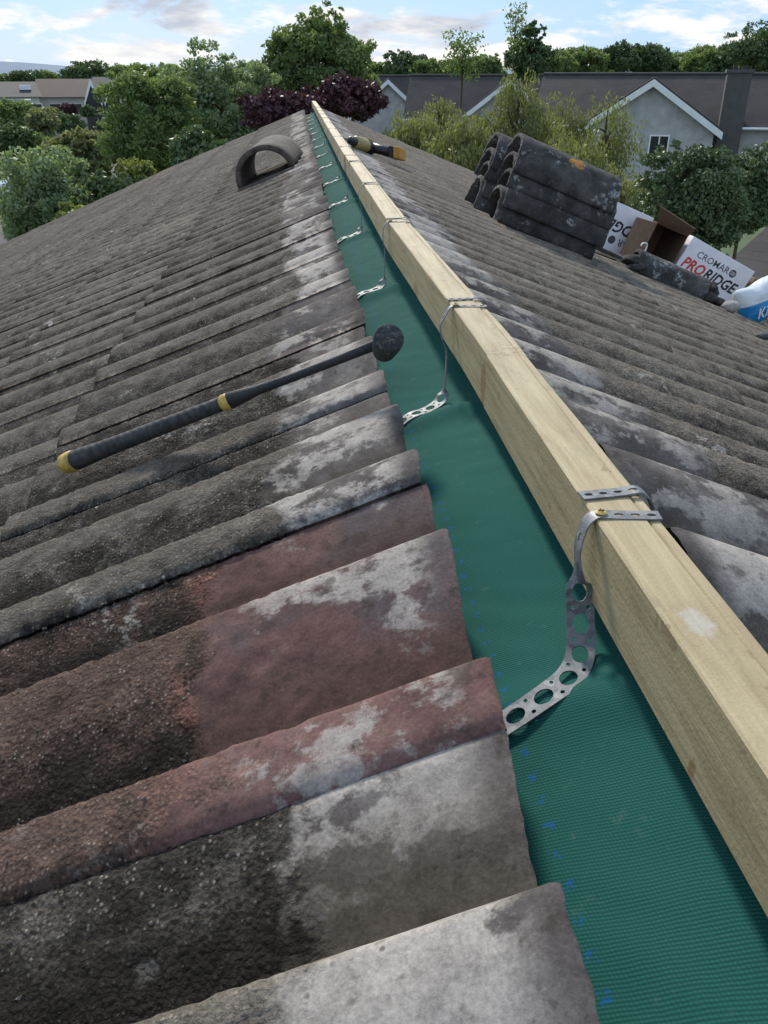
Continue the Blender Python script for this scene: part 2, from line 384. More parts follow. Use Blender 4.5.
def tile(side, y0, y1, s0, s1, ny, ns, dz, tone, head=0.0, fine=False, jit=0.0, lift=.0065):
    """one interlocking tile: top sheet plus edge thickness. s = horizontal distance from the ridge line"""
    ys = np.linspace(y0, y1, ny+1); ss = np.linspace(s0, s1, ns+1)
    Y, S = np.meshgrid(ys, ss, indexing='ij')
    S = S.copy(); Y = Y.copy()
    w = wave_left(np.clip(ys, y0+1e-5, y1-1e-5)) if side < 0 else wave_right(ys)
    W = np.repeat(w[:, None], ns+1, 1)
    # ragged head edge, slightly worn side
    if head:
        hj = np.array([noise.noise((y*30 + side, tone*9, 1.7))*head + noise.noise((y*210, tone*5, 4))*head*.45*(1 if fine else 0) for y in ys])
        fall = np.clip(1-(S-s0)/.02, 0, 1)
        S += hj[:, None]*fall
    if jit: Y += jit*(S-s0)
    fy = (Y-y0)/(y1-y0)
    side_tilt = 0*fy if side < 0 else (fy-.5)*.003
    k = (S-s0)/(s1-s0)
    Z = (-.2975 if side < 0 else -.298) - T*(S-EDGE) + (W-1)*AMP + lift*k - (lift if s0 > .3 else .002) + side_tilt + dz + dip(Y, S)
    # tail edge worn round
    if fine:
        X0 = side*S
        D = np.zeros_like(Z)
        for i in range(ny+1):
            for j in range(ns+1):
                a, b = S[i, j], Y[i, j]
                wth = min(1, max(0, (a-.19-.03*noise.noise((a*9, b*9, side)))/.03))
                D[i, j] = .0007*noise.noise((a*26, b*26, 3.1+side)) + (.0001+.0014*wth)*noise.noise((a*85, b*85, 8+side)) + (.0001+.0014*wth)*noise.noise((a*210, b*210, 5))
        Z += D
    # worn arrises
    er = .004
    ed = np.minimum((S-s0)/1.0, np.minimum(np.abs(Y-y0), np.abs(y1-Y)))
    Z -= np.where(ed < er, (er-ed)*.5, 0) if fine else 0
    X = xc(Y) + side*S
    V = np.stack([X, Y, Z], -1).reshape(-1, 3)
    nS = ns+1
    idx = np.arange((ny+1)*nS).reshape(ny+1, nS)
    q = np.stack([idx[:-1, :-1], idx[1:, :-1], idx[1:, 1:], idx[:-1, 1:]], -1).reshape(-1, 4)
    if side > 0: q = q[:, ::-1]
    ring = np.concatenate([idx[0, :], idx[1:, -1], idx[-1, -2::-1], idx[-2:0:-1, 0]])
    low = V[ring].copy()
    th = .0125
    if fine: th = th + .0012*np.array([noise.noise((v[0]*300, v[1]*300, 2)) for v in low])
    low[:, 2] -= th
    b = len(V); n = len(ring); r2 = b+np.arange(n)
    sk = np.stack([ring, np.roll(ring, -1), np.roll(r2, -1), r2], -1)
    if side < 0: sk = sk[:, ::-1]
    V = np.concatenate([V, low]); F = np.concatenate([q, sk])
    sd = np.concatenate([(S-s0 if s0 < .2 else S-EDGE).ravel(), (S.ravel()[ring]-EDGE)])
    pr = np.concatenate([W.ravel(), W.ravel()[ring]])
    return V, F, sd, pr, np.full(len(V), tone)
class Acc:
    def __init__(s): s.L = []; s.n = 0
    def add(s, t):
        V, F, *a = t; s.L.append((V, F+s.n, *a)); s.n += len(V)
    def build(s, name, mat, parent):
        c = [np.concatenate([x[i] for x in s.L]) for i in range(5)]
        return mesh(name, c[0], c[1], mat, parent, True, {'sd': c[2], 'prof': c[3], 'tone': c[4]})
house = empty('roofed_house', (.197, 4.0, -CZ), 'long house under the viewer with a dark concrete tile roof opened along its ridge', 'house')
C1 = .60; GA = .37; NC = 13
SMAX = C1 + GA*(NC-1)
for side in (-1, 1):
    acc = Acc(); red = Acc()
    jo = (JL if side < 0 else .562)
    k0 = -6
    k = k0
    while True:
        y0 = jo + .312*k; y1 = y0+.312
        if y0 > YEND-.05: break
        k += 1
        r = random.Random(k*31+side)
        shift = r.uniform(-.004, .004)
        isred = (side < 0 and abs(y0-JL) < 1e-6)
        for c in range(NC):
            s0 = (EDGE+.003 if side < 0 else .051) + shift if c == 0 else C1 + GA*(c-1) - .03
            s1 = C1 + GA*c
            if isred and c == 0: s0 -= .004
            tone = r.random()
            near = (-.1 < y0 < 1.0 and c == 0)
            if near: ny, ns = 84, 130
            elif c <= 1 and y0 < 2.5 and y0 > -.1: ny, ns = 40, 24
            else: ny, ns = (36, 6) if y0 < 4 else (30, 4)
            t = tile(side, y0, y1, s0, s1, ny, ns, r.uniform(-.0012, .0012), tone, .0028 if c == 0 else 0, near, r.uniform(-.002, .002))
            (red if isred and c == 0 else acc).add(t)
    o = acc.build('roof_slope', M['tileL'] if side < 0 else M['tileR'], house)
    o['label'] = 'dark grey pantiled slope left of the ridge' if side < 0 else 'brown-grey pantiled slope right of the ridge'
    if red.L:
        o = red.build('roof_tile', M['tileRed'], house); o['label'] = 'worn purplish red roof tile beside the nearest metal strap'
# decking below, barge boards, walls
for side in (-1, 1):
    m = MB()
    y0, y1 = -1.5, YEND-.03
    P = []
    for y in (y0, y1):
        x_ = float(xc(y))
        P += [Vector((x_+side*.12, y, -.410)), Vector((x_+side*(SMAX-.03), y, -.36-T*(SMAX-.13))), Vector((x_+side*(SMAX-.03), y, -.46-T*(SMAX-.13))), Vector((x_+side*.12, y, -.500))]
    m.add(P, [(0,1,2,3),(7,6,5,4),(0,4,5,1),(1,5,6,2),(2,6,7,3),(3,7,4,0)])
    m.build('roof_deck', M['mortar'], house)
    m = MB(); xe = float(xc(YEND))
    a = Vector((xe+side*.10, YEND-.03, -.345)); b = Vector((xe+side*SMAX, YEND-.03, -.345-T*(SMAX-.1)))
    m.box(a, b-a, (0, .03, 0), (0, 0, -.16)); m.build('barge_board', M['chimney'], house)
m = MB(); wx = SMAX-.5
zc_ = -.46-T*(wx-.1)
for (x0, y0, x1, y1) in ((.197-wx, -1.3, .197-wx+.25, YEND-.4), (.197+wx-.25, -1.3, .197+wx, YEND-.4)):
    m.box((x0, y0, -CZ), (x1-x0, 0, 0), (0, y1-y0, 0), (0, 0, zc_+CZ))
for yy in (-1.3, YEND-.65):
    P = [(.197-wx, -CZ), (.197+wx, -CZ), (.197+wx, zc_-.01), (.147, -.50), (.197-wx, zc_-.01)]
    V = [(x, yy, z) for x, z in P]+[(x, yy+.25, z) for x, z in P]
    m.add(V, [(0,1,2,3,4), (9,8,7,6,5)]+[(i, i+5, (i+1) % 5+5, (i+1) % 5) for i in range(5)])
m.build('wall', M['cream'], house)
# ------------------------------------------------------------------ membrane
RAFT = [.455, 1.0, 1.66, 2.28, 2.9, 3.5, 4.12, 4.73, 5.34, 5.95, 6.56, 7.17, 7.78, 8.39, 9.0, 9.6]
def memz(x, y):
    c = float(xc(y)); u = abs(x-c)
    z = -.325 - .46*math.sqrt(u*u+.012**2)+.46*.012
    for r in RAFT:
        d = y-(r-.07 + .25*(c-x)*0 ) + .35*(x-c+.05)
        if abs(d) < .3: z += (.0095 if r > .6 else .006)*math.exp(-(d/.022)**2) - .004*math.exp(-((d-.13)/.08)**2)
    z += float(dip(y, .2))*1.05
    z += .0016*noise.noise((x*18, y*9, 0)) + .0016*noise.noise((x*30, y*45+x*40, 3))
    return z
ys = np.concatenate([np.arange(-1.3, 2.2, .006), np.arange(2.2, YEND-.05, .02)]); us = np.linspace(-.20, .20, 50)
V = [(float(xc(y))+u, y, memz(float(xc(y))+u, y)) for y in ys for u in us]
nu = len(us); idx = np.arange(len(V)).reshape(len(ys), nu)
F = np.stack([idx[:-1, :-1], idx[:-1, 1:], idx[1:, 1:], idx[1:, :-1]], -1).reshape(-1, 4)
o = mesh('roofing_membrane', V, F, M['membrane'], None, True, loc=(.197, 4, -.33))
sm = o.modifiers.new('s', 'SOLIDIFY'); sm.thickness = .0012; sm.offset = -1
tag(o, 'green woven underlay membrane laid along the open ridge under the timber', 'roofing membrane')
# ------------------------------------------------------------------ timber on the ridge
BL, BR, BT, BB = -.0205, .0205, -.25, -.305
pieces = [(-1.2, .80, 0, 0), (.802, 3.15, .001, -.0005), (3.153, 5.6, -.0015, .001), (5.603, 8.0, .001, 0), (8.003, YEND-.02, 0, .002)]
texts = ['nearest pale timber length on the ridge, with a white scuff and two straps', 'second pale timber length on the ridge, starting at the saw-marked joint', 'third timber length from the viewer along the ridge beside the drill', 'fourth timber length from the viewer, far along the ridge', 'farthest short timber length at the end of the ridge']
battens = []
for (a, b, ox, oz), lb in zip(pieces, texts):
    t = empty('ridge_batten', (.197, max(a, 0), BB), lb, 'timber batten', 'timber lengths laid end to end along the ridge')
    for nm, l, r, dz in (('beam', BL, BR-.0085, 0), ('edge_strip', BR-.0078, BR, -.0012)):
        V = []; n = max(2, int((b-a)/.04)); cs = .0012
        prof = [(l, BB), (r, BB), (r, BT-cs), (r-cs, BT), (l+cs, BT), (l, BT-cs)]
        yy_ = np.linspace(a, b, n+1)
        for y in yy_:
            # every length is straight between its ends near the bend
            c = float(xc(y)) + ox
            wv = .0006*noise.noise((y*7, l*50, 2))
            V += [(c+px+wv, y, pz+oz+dz+.0006*noise.noise((y*9, px*60, pz*60))) for px, pz in prof]
        F = []
        for i in range(n):
            for k in range(6): F.append((i*6+k, i*6+(k+1) % 6, (i+1)*6+(k+1) % 6, (i+1)*6+k))
        F.append(tuple(range(6))[::-1]); F.append(tuple(n*6+k for k in range(6)))
        F = [f[::-1] for f in F]
        mesh(nm, V, F, M['wood'], t)
    battens.append((a, b, t))
# ------------------------------------------------------------------ perforated straps
def catmull(P, n):
    P = [Vector(p) for p in P]; P = [P[0]*2-P[1]]+P+[P[-1]*2-P[-2]]; out = []
    for i in range(1, len(P)-2):
        for k in range(n):
            t = k/n; a, b, c, d = P[i-1:i+3]
            out.append(.5*((2*b)+(c-a)*t+(2*a-5*b+4*c-d)*t*t+(3*b-a-3*c+d)*t**3))
    out.append(P[-2]); return out
def ribbon(path, wid, wv, holes, th=.0011):
    """path: smooth list of points; wid(s)->half width; wv(s)->width direction; holes (s, w, rs, rw)"""
    L = [0]
    for a, b in zip(path, path[1:]): L.append(L[-1]+(b-a).length)
    tot = L[-1]
    def at(s):
        s = min(max(s, 0), tot)
        for i in range(len(L)-1):
            if L[i+1] >= s: break
        f = (s-L[i])/max(1e-9, L[i+1]-L[i]); return path[i].lerp(path[i+1], f), (path[i+1]-path[i]).normalized()
    pts = []; edges = []
    n = int(tot/.0022)
    top = []; bot = []
    for i in range(n+1):
        s = tot*i/n; top.append(len(pts)); pts.append((s, wid(s)))
    for i in range(n+1):
        s = tot*i/n; bot.append(len(pts)); pts.append((s, -wid(s)))
    ring = top+bot[::-1]; edges += [(ring[i], ring[(i+1) % len(ring)]) for i in range(len(ring))]
    hs = []
    for (hs_, hw, rs, rw) in holes:
        if hs_+rs > tot-.001: continue
        b = len(pts); k = 14
        for q in range(k): pts.append((hs_+rs*math.cos(2*math.pi*q/k), hw+rw*math.sin(2*math.pi*q/k)))
        edges += [(b+q, b+(q+1) % k) for q in range(k)]; hs.append((hs_, hw, rs, rw))
    def inh(s, w, e=1.0): return any(((s-a)/(c*e))**2+((w-b)/(d*e))**2 < 1 for a, b, c, d in hs)
    for i in range(1, n):
        s = tot*i/n
        for w in (-.5, 0, .5):
            if not inh(s, w*wid(s), 1.15): pts.append((s, w*wid(s)))
    r = delaunay_2d_cdt([Vector(p) for p in pts], edges, [], 1, 1e-6)
    vs, fs = r[0], r[2]
    F = []
    for f in fs:
        cx = sum(vs[i][0] for i in f)/len(f); cy = sum(vs[i][1] for i in f)/len(f)
        if not inh(cx, cy, .97): F.append(tuple(f))
    V = []; V2 = []
    for v in vs:
        p, t = at(v[0]); w = wv(v[0]/tot); w = (w-t*w.dot(t)).normalized(); nn = t.cross(w).normalized()
        V.append(p+w*v[1]); V2.append(p+w*v[1]+nn*th)
    # close the band: both faces plus rim quads
    from collections import Counter
    cnt = Counter()
    for f in F:
        for i in range(3): cnt[(f[i], f[(i+1) % 3])] += 1
    nv = len(V); G = [f[::-1] for f in F]+[tuple(i+nv for i in f) for f in F]
    for (a, b) in cnt:
        if (b, a) not in cnt: G.append((a, b, b+nv, a+nv))
    return V+V2, G
def strap_geo(mirror, y0, yshift_top, var):
    c = float(xc(y0)); s = -1 if not mirror else 1
    r = random.Random(var)
    yt = y0+yshift_top
    ztop = BT+.0007
    X = lambda x: c + (x if not mirror else -x)
    bow = r.uniform(.003, .009) if var else .005
    top = [(X(.0215), yt-.004, ztop), (X(.010), yt-.0028, ztop), (X(-.004), yt-.0013, ztop), (X(-.0135), yt-.0004, ztop+.0006), (X(-.0195), yt, ztop+.0009)]
    # over the arris and down the side
    dn = [(X(-.0250), yt-.001, ztop-.003), (X(-.0285), yt-.003, ztop-.009), (X(-.0270-bow), yt-.008, ztop-.020), (X(-.0275-bow*.8), yt-.014, ztop-.036), (X(-.0285), yt-.016, ztop-.054)]
    p3 = [(-.0300, yt-.030, -.324), (-.0350, yt-.0440, -.331), (-.0450, yt-.0560, -.3365), (-.0600, yt-.0640, -.3400), (-.085, yt-.071, -.3520), (-.114, yt-.077, -.3700)]
    base = [(X(x), y, max(z, memz(X(x), y)+.003)) for x, y, z in p3]
    if var:
        p3 = [(-.0300, yt-.020, None, .020), (-.0330, yt-.026, None, .010), (-.0400, yt-.034, None, .005), (-.0560, yt-.045, None, .004), (-.080, yt-.056, None, .004), (-.114, yt-.070, None, .001)]
        base = [(X(x), y, memz(X(x), y)+h) for x, y, z, h in p3]
    path = catmull([Vector(p) for p in top+dn+base], 8)
    L = 0; acc = [0]
    for a, b in zip(path, path[1:]): L += (b-a).length; acc.append(L)
    # arc lengths of landmarks
    l_dn = acc[8*(len(top)+3)]; 
    def wid(s): 
        k = min(1, max(0, (s-l_dn-(.060 if var else 0))/.014)); k = k*k*(3-2*k); return (.0044 if var else .0056)*(1-k)+(.0080 if var else .0092)*k
    Yd = Vector((0, 1, 0)); Xd = Vector((s*-1, 0.15, .25))
    ta, tb = (l_dn-.012)/L, (l_dn+.026)/L
    if var: ta, tb = (l_dn+.060)/L, (l_dn+.078)/L
    flat = [0.0]
    def wv(t):
        # the width runs along the ridge on top and down the side, then the band twists to lie on the cloth
        k = max(0, min(1, (t-ta)/(tb-ta))); k = k*k*(3-2*k)
        if k == 0: return Yd
        f = t*L
        for i in range(len(acc)-1):
            if acc[i+1] >= f: break
        i0, i1 = max(0, i-4), min(len(path)-1, i+5)
        tg = (path[i1]-path[i0]).normalized(); up = Vector((0, 0, 1))
        w = tg.cross(up) if not mirror else up.cross(tg)
        return Yd*(1-k)+w.normalized()*k
    holes = []
    q = .0045
    while q < .046:
        holes.append((q+.001, 0, .0030, .0019)); q += .0105
    q = .056; 
    holes += [(.060, 0, .0028, .0018)]
    q = l_dn+(.078 if var else .013); i = 0
    while q < L-.008:
        holes.append((q, 0, .0066, .0044 if var else .0054))
        holes.append((q+.0105, .0040 if var else .0052, .0014, .0014)); holes.append((q+.0105, -.0040 if var else -.0052, .0014, .0014))
        q += .0210; i += 1
    return ribbon(path, wid, wv, holes)
def screw(c, parent):
    m = MB(); cx, cy, cz = c
    m.tube([(cx, cy, cz-.002), (cx, cy, cz+.0012), (cx, cy, cz+.0022)], [.0030, .0041, .0028], 14, up=(0, 1, 0))
    o = m.build('screw', M['brass'], parent, smooth=False)
    m = MB(); m.cbox((cx, cy, cz+.0024), .0040, .0009, .0006); m.cbox((cx, cy, cz+.00245), .0009, .0040, .0006)
    m.build('screw_slot', M['blackp'], parent)
nstr = 0
for k, y in enumerate(RAFT):
    par = [t for a, b, t in battens if a-.02 <= y < b][0]
    for mirror in (False, True):
        V, F = strap_geo(mirror, y, .0 if not mirror else .030 + .004*((k*7) % 3), 0 if k == 0 else k*2+mirror)
        o = mesh('metal_strap', V, F, M['steel'], par, False)
        o['label'] = ('galvanised strap bent down the left face to the membrane' if not mirror else 'galvanised strap bent down the right face of the timber')
        if k < 6:
            c = float(xc(y))
            if not mirror: screw((c-.0163, y-.0002, BT+.0015), o)
# ------------------------------------------------------------------ grit and mortar crumbs lying on the nearest tiles
def left_surface(x, y):
    s_ = abs(x-float(xc(y))); k = (s_-EDGE)/(C1-EDGE)
    return -.2975-T*(s_-EDGE)+(float(wave_left(np.array([y]))[0])-1)*AMP+.0065*k-.002+float(dip(y, s_))
cr = random.Random(3); V = []; F = []
def crumb(x, y, r):
    z = left_surface(x, y); b = len(V); q = [Vector((cr.gauss(0, 1), cr.gauss(0, 1), cr.gauss(0, 1))).normalized()*r*cr.uniform(.7, 1.2) for _ in range(4)]
    q = [Vector((1, .1, -.4))*r, Vector((-.6, .9, -.35))*r, Vector((-.5, -.8, -.4))*r, Vector((.1, 0, .9))*r, Vector((.6, .6, .35))*r, Vector((-.6, -.1, .5))*r]
    an = cr.uniform(0, 6.28); Mz = Matrix.Rotation(an, 3, 'Z'); sxy = (cr.uniform(.7, 1.5), cr.uniform(.6, 1.2), cr.uniform(.5, 1))
    for p_ in q:
        p_ = Mz @ Vector((p_.x*sxy[0], p_.y*sxy[1], p_.z*sxy[2])); V.append((x+p_.x, y+p_.y, z+p_.z+r*.2))
    F.extend([tuple(b+i for i in f) for f in ((0,2,1), (0,1,4), (1,5,4), (1,2,5), (2,0,3), (0,4,3), (4,5,3), (5,2,3))])
for _ in range(1500):
    y = cr.uniform(.18, 1.15)
    if cr.random() < .75: y = .539-.156*cr.choice((-2, -1, 0, 1, 2))-.126+cr.gauss(0, .012)
    s_ = min(.5, abs(cr.gauss(.26, .10))+EDGE)
    if s_ < EDGE+.17: continue
    crumb(float(xc(y))-s_, y, cr.choice((.0006, .0008, .0010, .0013))*cr.uniform(.8, 1.3))
for _ in range(30):
    y = cr.uniform(.2, 1.4); s_ = EDGE+cr.uniform(.2, .42); crumb(float(xc(y))-s_, y, cr.uniform(.0016, .0026))
o = mesh('mortar_crumbs', V, F, simple('crumbled_mortar', (.13, .115, .10), .95, .6, 160), None)
tag(o, 'loose grit and mortar crumbs lying in the troughs of the nearest tiles', 'grit', kind='stuff')
# ------------------------------------------------------------------ mallet on the tiles
def roofpt(x, y, h): return Vector((x, y, roofz(x, y)+h))
A = Vector((-.333, 1.092, roofz(-.333, 1.092)+.020)); Bp = Vector((.083, .900, -.262))
t = empty('mallet', A, 'long-handled rubber mallet with black wrapped grip and yellow butt, lying across the left tiles', 'mallet')
d = Bp-A; U = lambda f, h=0: A+d*f+Vector((0, 0, h))
m = MB(); m.tube([U(.0), U(.006), U(.03), U(.10), U(.2), U(.3), U(.40), U(.50), U(.535)], [.0135, .0145, .0140, .0122, .0112, .0106, .0100, .0094, .0088], 20); m.build('grip', M['grip'], t, True)
m = MB(); m.tube([U(-.044), U(-.040), U(-.016), U(.0015)], [.0105, .0140, .0152, .0148], 20); m.build('butt_cap', M['yellow'], t, True)
m = MB(); m.tube([U(.533), U(.537), U(.555), U(.559)], [.0092, .0106, .0106, .0090], 20); m.build('yellow_ring', M['yellow'], t, True)
m = MB(); m.tube([U(.555), U(.59), U(.64), U(.75, -.001), U(.88, -.001), U(.99)], [.0086, .0074, .0050, .0042, .0042, .0048], 16, squash=1.25); m.build('shaft', M['rubber'], t, True)
hc = Vector((.0835, .880, -.258)); ax = Vector((.06, -.80, .60)).normalized()
m = MB(); m.tube([hc-ax*.027, hc-ax*.025, hc-ax*.010, hc+ax*.006, hc+ax*.013, hc+ax*.0155, hc+ax*.016], [.0100, .0130, .0150, .0165, .0165, .0155, .001], 26); m.build('head', M['mallet'], t, True)
# ------------------------------------------------------------------ half round ridge tiles
def arch_geo(o, ax, side, up, L, w=.125, h=.135, th=.017, pw=2.3, n=26, nl=6, wob=0, seed=0):
    """arched tile: o = middle of the near mouth on its base, ax along its length"""
    o, ax, side, up = Vector(o), Vector(ax).normalized(), Vector(side).normalized(), Vector(up).normalized()
    V = []; F = []
    def prof(wd, ht): 
        P = []
        for i in range(n+1):
            a = math.pi*i/n; c_, s_ = math.cos(a), math.sin(a)
            P.append((wd*math.copysign(abs(c_)**(2/pw), c_), ht*abs(s_)**(2/pw)))
        return P
    po, pi_ = prof(w, h), prof(w-th, h-th)
    for j in range(nl+1):
        b = o+ax*(L*j/nl)
        for P in (po, pi_):
            for i, (x, z) in enumerate(P):
                k = 1+wob*noise.noise((j*1.7+seed, i*.35, seed*3.1))
                e = (ax*(.006*noise.noise((i*.5, seed, 7))) if j in (0, nl) else Vector((0,0,0)))
                V.append(b+side*x*k+up*z*k+e)
    m = n+1; st = 2*m
    for j in range(nl):
        for i in range(n):
            F.append((j*st+i, j*st+i+1, (j+1)*st+i+1, (j+1)*st+i))
            F.append((j*st+m+i+1, j*st+m+i, (j+1)*st+m+i, (j+1)*st+m+i+1))
        for e in (0, n): 
            q = (j*st+e, (j+1)*st+e, (j+1)*st+m+e, j*st+m+e); F.append(q if e == 0 else q[::-1])
    for j, fl in ((0, False), (nl, True)):
        for i in range(n):
            q = (j*st+i, j*st+m+i, j*st+m+i+1, j*st+i+1); F.append(q[::-1] if fl else q)
    return V, F
def arch(name, *a, mat, label, cat, group=None, bevel=.002, **k):
    V, F = arch_geo(*a, **k)
    o = mesh(name, V, F, mat, None, True, loc=tuple(a[0]))
    b = o.modifiers.new('b', 'BEVEL'); b.width = bevel; b.segments = 1; b.limit_method = 'ANGLE'; b.angle_limit = R(50)
    e = o.modifiers.new('e', 'EDGE_SPLIT'); e.split_angle = R(50)
    return tag(o, label, cat, group)
sv = Vector((1, 0, -T)).normalized(); nv = Vector((T, 0, 1)).normalized(); yv = Vector((0, 1, 0))
def RP(x, y, u=0, v=0, n=0):     # point on the right roof plane, plus offsets along slope / ridge / normal
    return Vector((x, y, roofz(x, y)))+sv*u+yv*v+nv*n
lv = ['lowest', 'second lowest', 'third from the bottom', 'topmost']
for colm in (0, 1):
    for i in range(4):
        if colm == 1 and i == 3: pass
        hgt = (0, .062, .135, .195)[i] if colm == 0 else (0, .055, .118, .172)[i]
        r = random.Random(i*5+colm)
        y = 3.585 if colm == 0 else 3.85
        dyy = (0, .0, .010, .012)[i]+r.uniform(-.004, .004)
        du = (-.01, .0, -.008, -.005)[i] + r.uniform(-.006, .006) - (0 if colm == 0 else .035)
        arch('ridge_tile', RP(.765, y+dyy, du, 0, hgt+.001), sv, yv, nv, .46+.008*((i*7+colm) % 3), mat=M['ridgetop'] if (i == 3 and colm == 0) else M['ridge'],
             label=('%s ridge tile in the %s column of the stack' % (lv[i], 'front' if colm == 0 else 'rear')) + (', with an orange lichen patch' if (i == 3 and colm == 0) else ''),
             cat='ridge tile', group='old ridge tiles stacked on the right slope', wob=.008, seed=i+colm*4+1, w=.122+.007*(i % 2)-(.004 if i < 2 else 0), th=.017, pw=2.15, h=(.128, .138, .128, .140)[i])
# single one on the left slope, mouth towards the viewer
svl = Vector((-1, 0, -T)).normalized(); nvl = Vector((-T, 0, 1)).normalized()
xl, yl = -.168, 4.12
al = (Vector((.10, 1, .035))).normalized(); sl = (Vector((1, -.10, T))).normalized()
arch('ridge_tile', Vector((xl, yl, roofz(xl, yl)+.004)), al, sl, sl.cross(al).normalized(), .45, mat=M['terracotta'], w=.142, h=.135, th=.024, pw=2.1, wob=.015, seed=21,
     label='single brown arched ridge tile standing alone on the left slope', cat='ridge tile')
# ------------------------------------------------------------------ cordless drill
t = empty('cordless_drill', (.36, 4.75, roofz(.36, 4.75)), 'yellow and black cordless drill lying on the right slope near the ridge', 'cordless drill')
D0 = Vector((.235, 4.50, roofz(.235, 4.50)+.030)); D1 = Vector((.50, 4.86, roofz(.50, 4.86)+.026)); dd = (D1-D0); L_ = dd.length; dn_ = dd.normalized()
px = lambda f, h=0, q=0: D0+dn_*f+Vector((0, 0, h))+dn_.cross(Vector((0, 0, 1)))*q
m = MB(); m.tube([px(-.03), px(.02)], [.003, .003], 8); m.build('drill_bit', M['steel'], t)
m = MB(); m.tube([px(.0), px(.008), px(.03), px(.05), px(.055)], [.010, .017, .021, .023, .018], 16); m.build('chuck', M['blackp'], t, True)
m = MB(); m.tube([px(.052), px(.06), px(.10), px(.15), px(.165)], [.024, .030, .033, .034, .030], 18); m.build('gear_housing', M['dyellow'], t, True)
m = MB(); m.tube([px(.16), px(.17), px(.215), px(.228)], [.032, .034, .033, .022], 18); m.build('motor_housing', M['blackp'], t, True)
hd = (dn_*.55+dn_.cross(Vector((0, 0, 1)))*1.0).normalized()
hs_ = px(.185)
h0 = hs_+hd*.02; h1 = hs_+hd*.12+Vector((0, 0, -.012))
m = MB(); m.tube([h0, h0.lerp(h1, .5), h1], [.029, .027, .030], 14, squash=.85); m.build('handle', M['blackp'], t, True)
Mx = Matrix((dn_, hd, Vector((0, 0, 1)))).transposed()
m = MB(); m.cbox(h1+hd*.012, .072, .020, .056, Mx); m.build('battery_shoe', M['blackp'], t, bevel=.004)
m = MB(); m.cbox(h1+hd*.042, .070, .036, .060, Mx); m.build('battery', M['orange'], t, bevel=.006)
m = MB(); m.cbox(px(.19, .035), .05, .030, .012, Mx); m.build('clutch_plate', M['dyellow'], t, bevel=.003)
# ------------------------------------------------------------------ cartons
def text_on(parent, name, body, o, u, v, nrm, size, mat, shear=0, off=0, cx='LEFT', extr=.0004, sx=1):
    cu = bpy.data.curves.new('t', 'FONT'); cu.body = body; cu.size = 1; cu.shear = shear; cu.offset = off; cu.align_x = cx; cu.resolution_u = 2
    ob = bpy.data.objects.new('t', cu); col.objects.link(ob)
    dg = bpy.context.evaluated_depsgraph_get(); dg.update()
    me = bpy.data.meshes.new_from_object(ob.evaluated_get(dg))
    bpy.data.objects.remove(ob)
    V = [Vector(o)+Vector(u)*(p.co.x*size*sx)+Vector(v)*(p.co.y*size)+Vector(nrm)*extr for p in me.vertices]
    F = [tuple(p.vertices) for p in me.polygons]
    return mesh(name, V, F, mat, parent)
def disc(parent, name, c, u, v, nrm, r, mat, r2=0, n=24, off=.0004):
    V = []; F = []
    for k in range(n):
        a = 2*math.pi*k/n; dvec = Vector(u)*math.cos(a)+Vector(v)*math.sin(a)
        V += [Vector(c)+dvec*r+Vector(nrm)*off, Vector(c)+dvec*r2+Vector(nrm)*off]
    for k in range(n): F.append((2*k, 2*((k+1) % n), 2*((k+1) % n)+1, 2*k+1))
    return mesh(name, V, F, mat, parent)
def carton(x, y, L, D, H, label, flip, rot=0.0, tilt=0.0, name='carton'):
    u = (Matrix.Rotation(rot, 3, nv) @ sv); u = Matrix.Rotation(tilt, 3, -yv) @ u
    v = nv.cross(u).normalized(); w = u.cross(v).normalized()
    o = RP(x, y, 0, 0, .002)
    t = empty(name, o, label, 'cardboard box')
    m = MB(); m.box(o, u*L, v*D, w*H); b = m.build('box_body', M['boxwhite'], t, bevel=.002)
    f = -v
    if not flip: O, uu, vv = o, u, w
    else: O, uu, vv = o+u*L+w*H, -u, -w
    S = lambda a, b_: O+uu*(a*L)+vv*(b_*H)
    if flip:
        text_on(t, 'lettering', 'RIDGE', S(.03, .34), uu, vv, f, .080, M['inkblack'], .25, .028, extr=.0005, sx=.90)
        text_on(t, 'lettering', 'MAR', S(.06, .66), uu, vv, f, .050, M['inkgrey'], 0, .006)
        disc(t, 'round_logo', S(.395, .73), uu, vv, f, .021, M['inkgrey'])
    else:
        text_on(t, 'lettering', 'CROMAR', S(.17, .66), uu, vv, f, .050, M['inkgrey'], 0, .006, sx=1.02)
        disc(t, 'round_logo', S(.745, .73), uu, vv, f, .021, M['inkgrey'])
        for q in (-.007, 0, .007):
            m = MB(); m.box(S(.745, .73)+uu*(-.014)+vv*(q-.0012)+f*.0006, uu*.028, vv*.0024, f*.0003); m.build('logo_stripe', M['inkwhite'], t)
        text_on(t, 'lettering', 'PRO', S(.045, .34), uu, vv, f, .080, M['inkwhite'], .25, .05, extr=.0003, sx=.90)
        text_on(t, 'lettering', 'PRO', S(.045, .34), uu, vv, f, .080, M['inkred'], .25, .03, extr=.0007, sx=.90)
        text_on(t, 'lettering', 'RIDGE', S(.395, .34), uu, vv, f, .080, M['inkblack'], .25, .028, extr=.0005, sx=.90)
    return t, o, u, v, w
carton(1.365, 4.46, .415, .28, .245, 'white printed box with upside-down writing, half hidden behind the stacked ridge tiles', True)
carton(1.955, 4.43, .415, .28, .235, 'white box reading CROMAR PRORIDGE upright, at the right beside the open carton', False, rot=-.05, tilt=-.09)
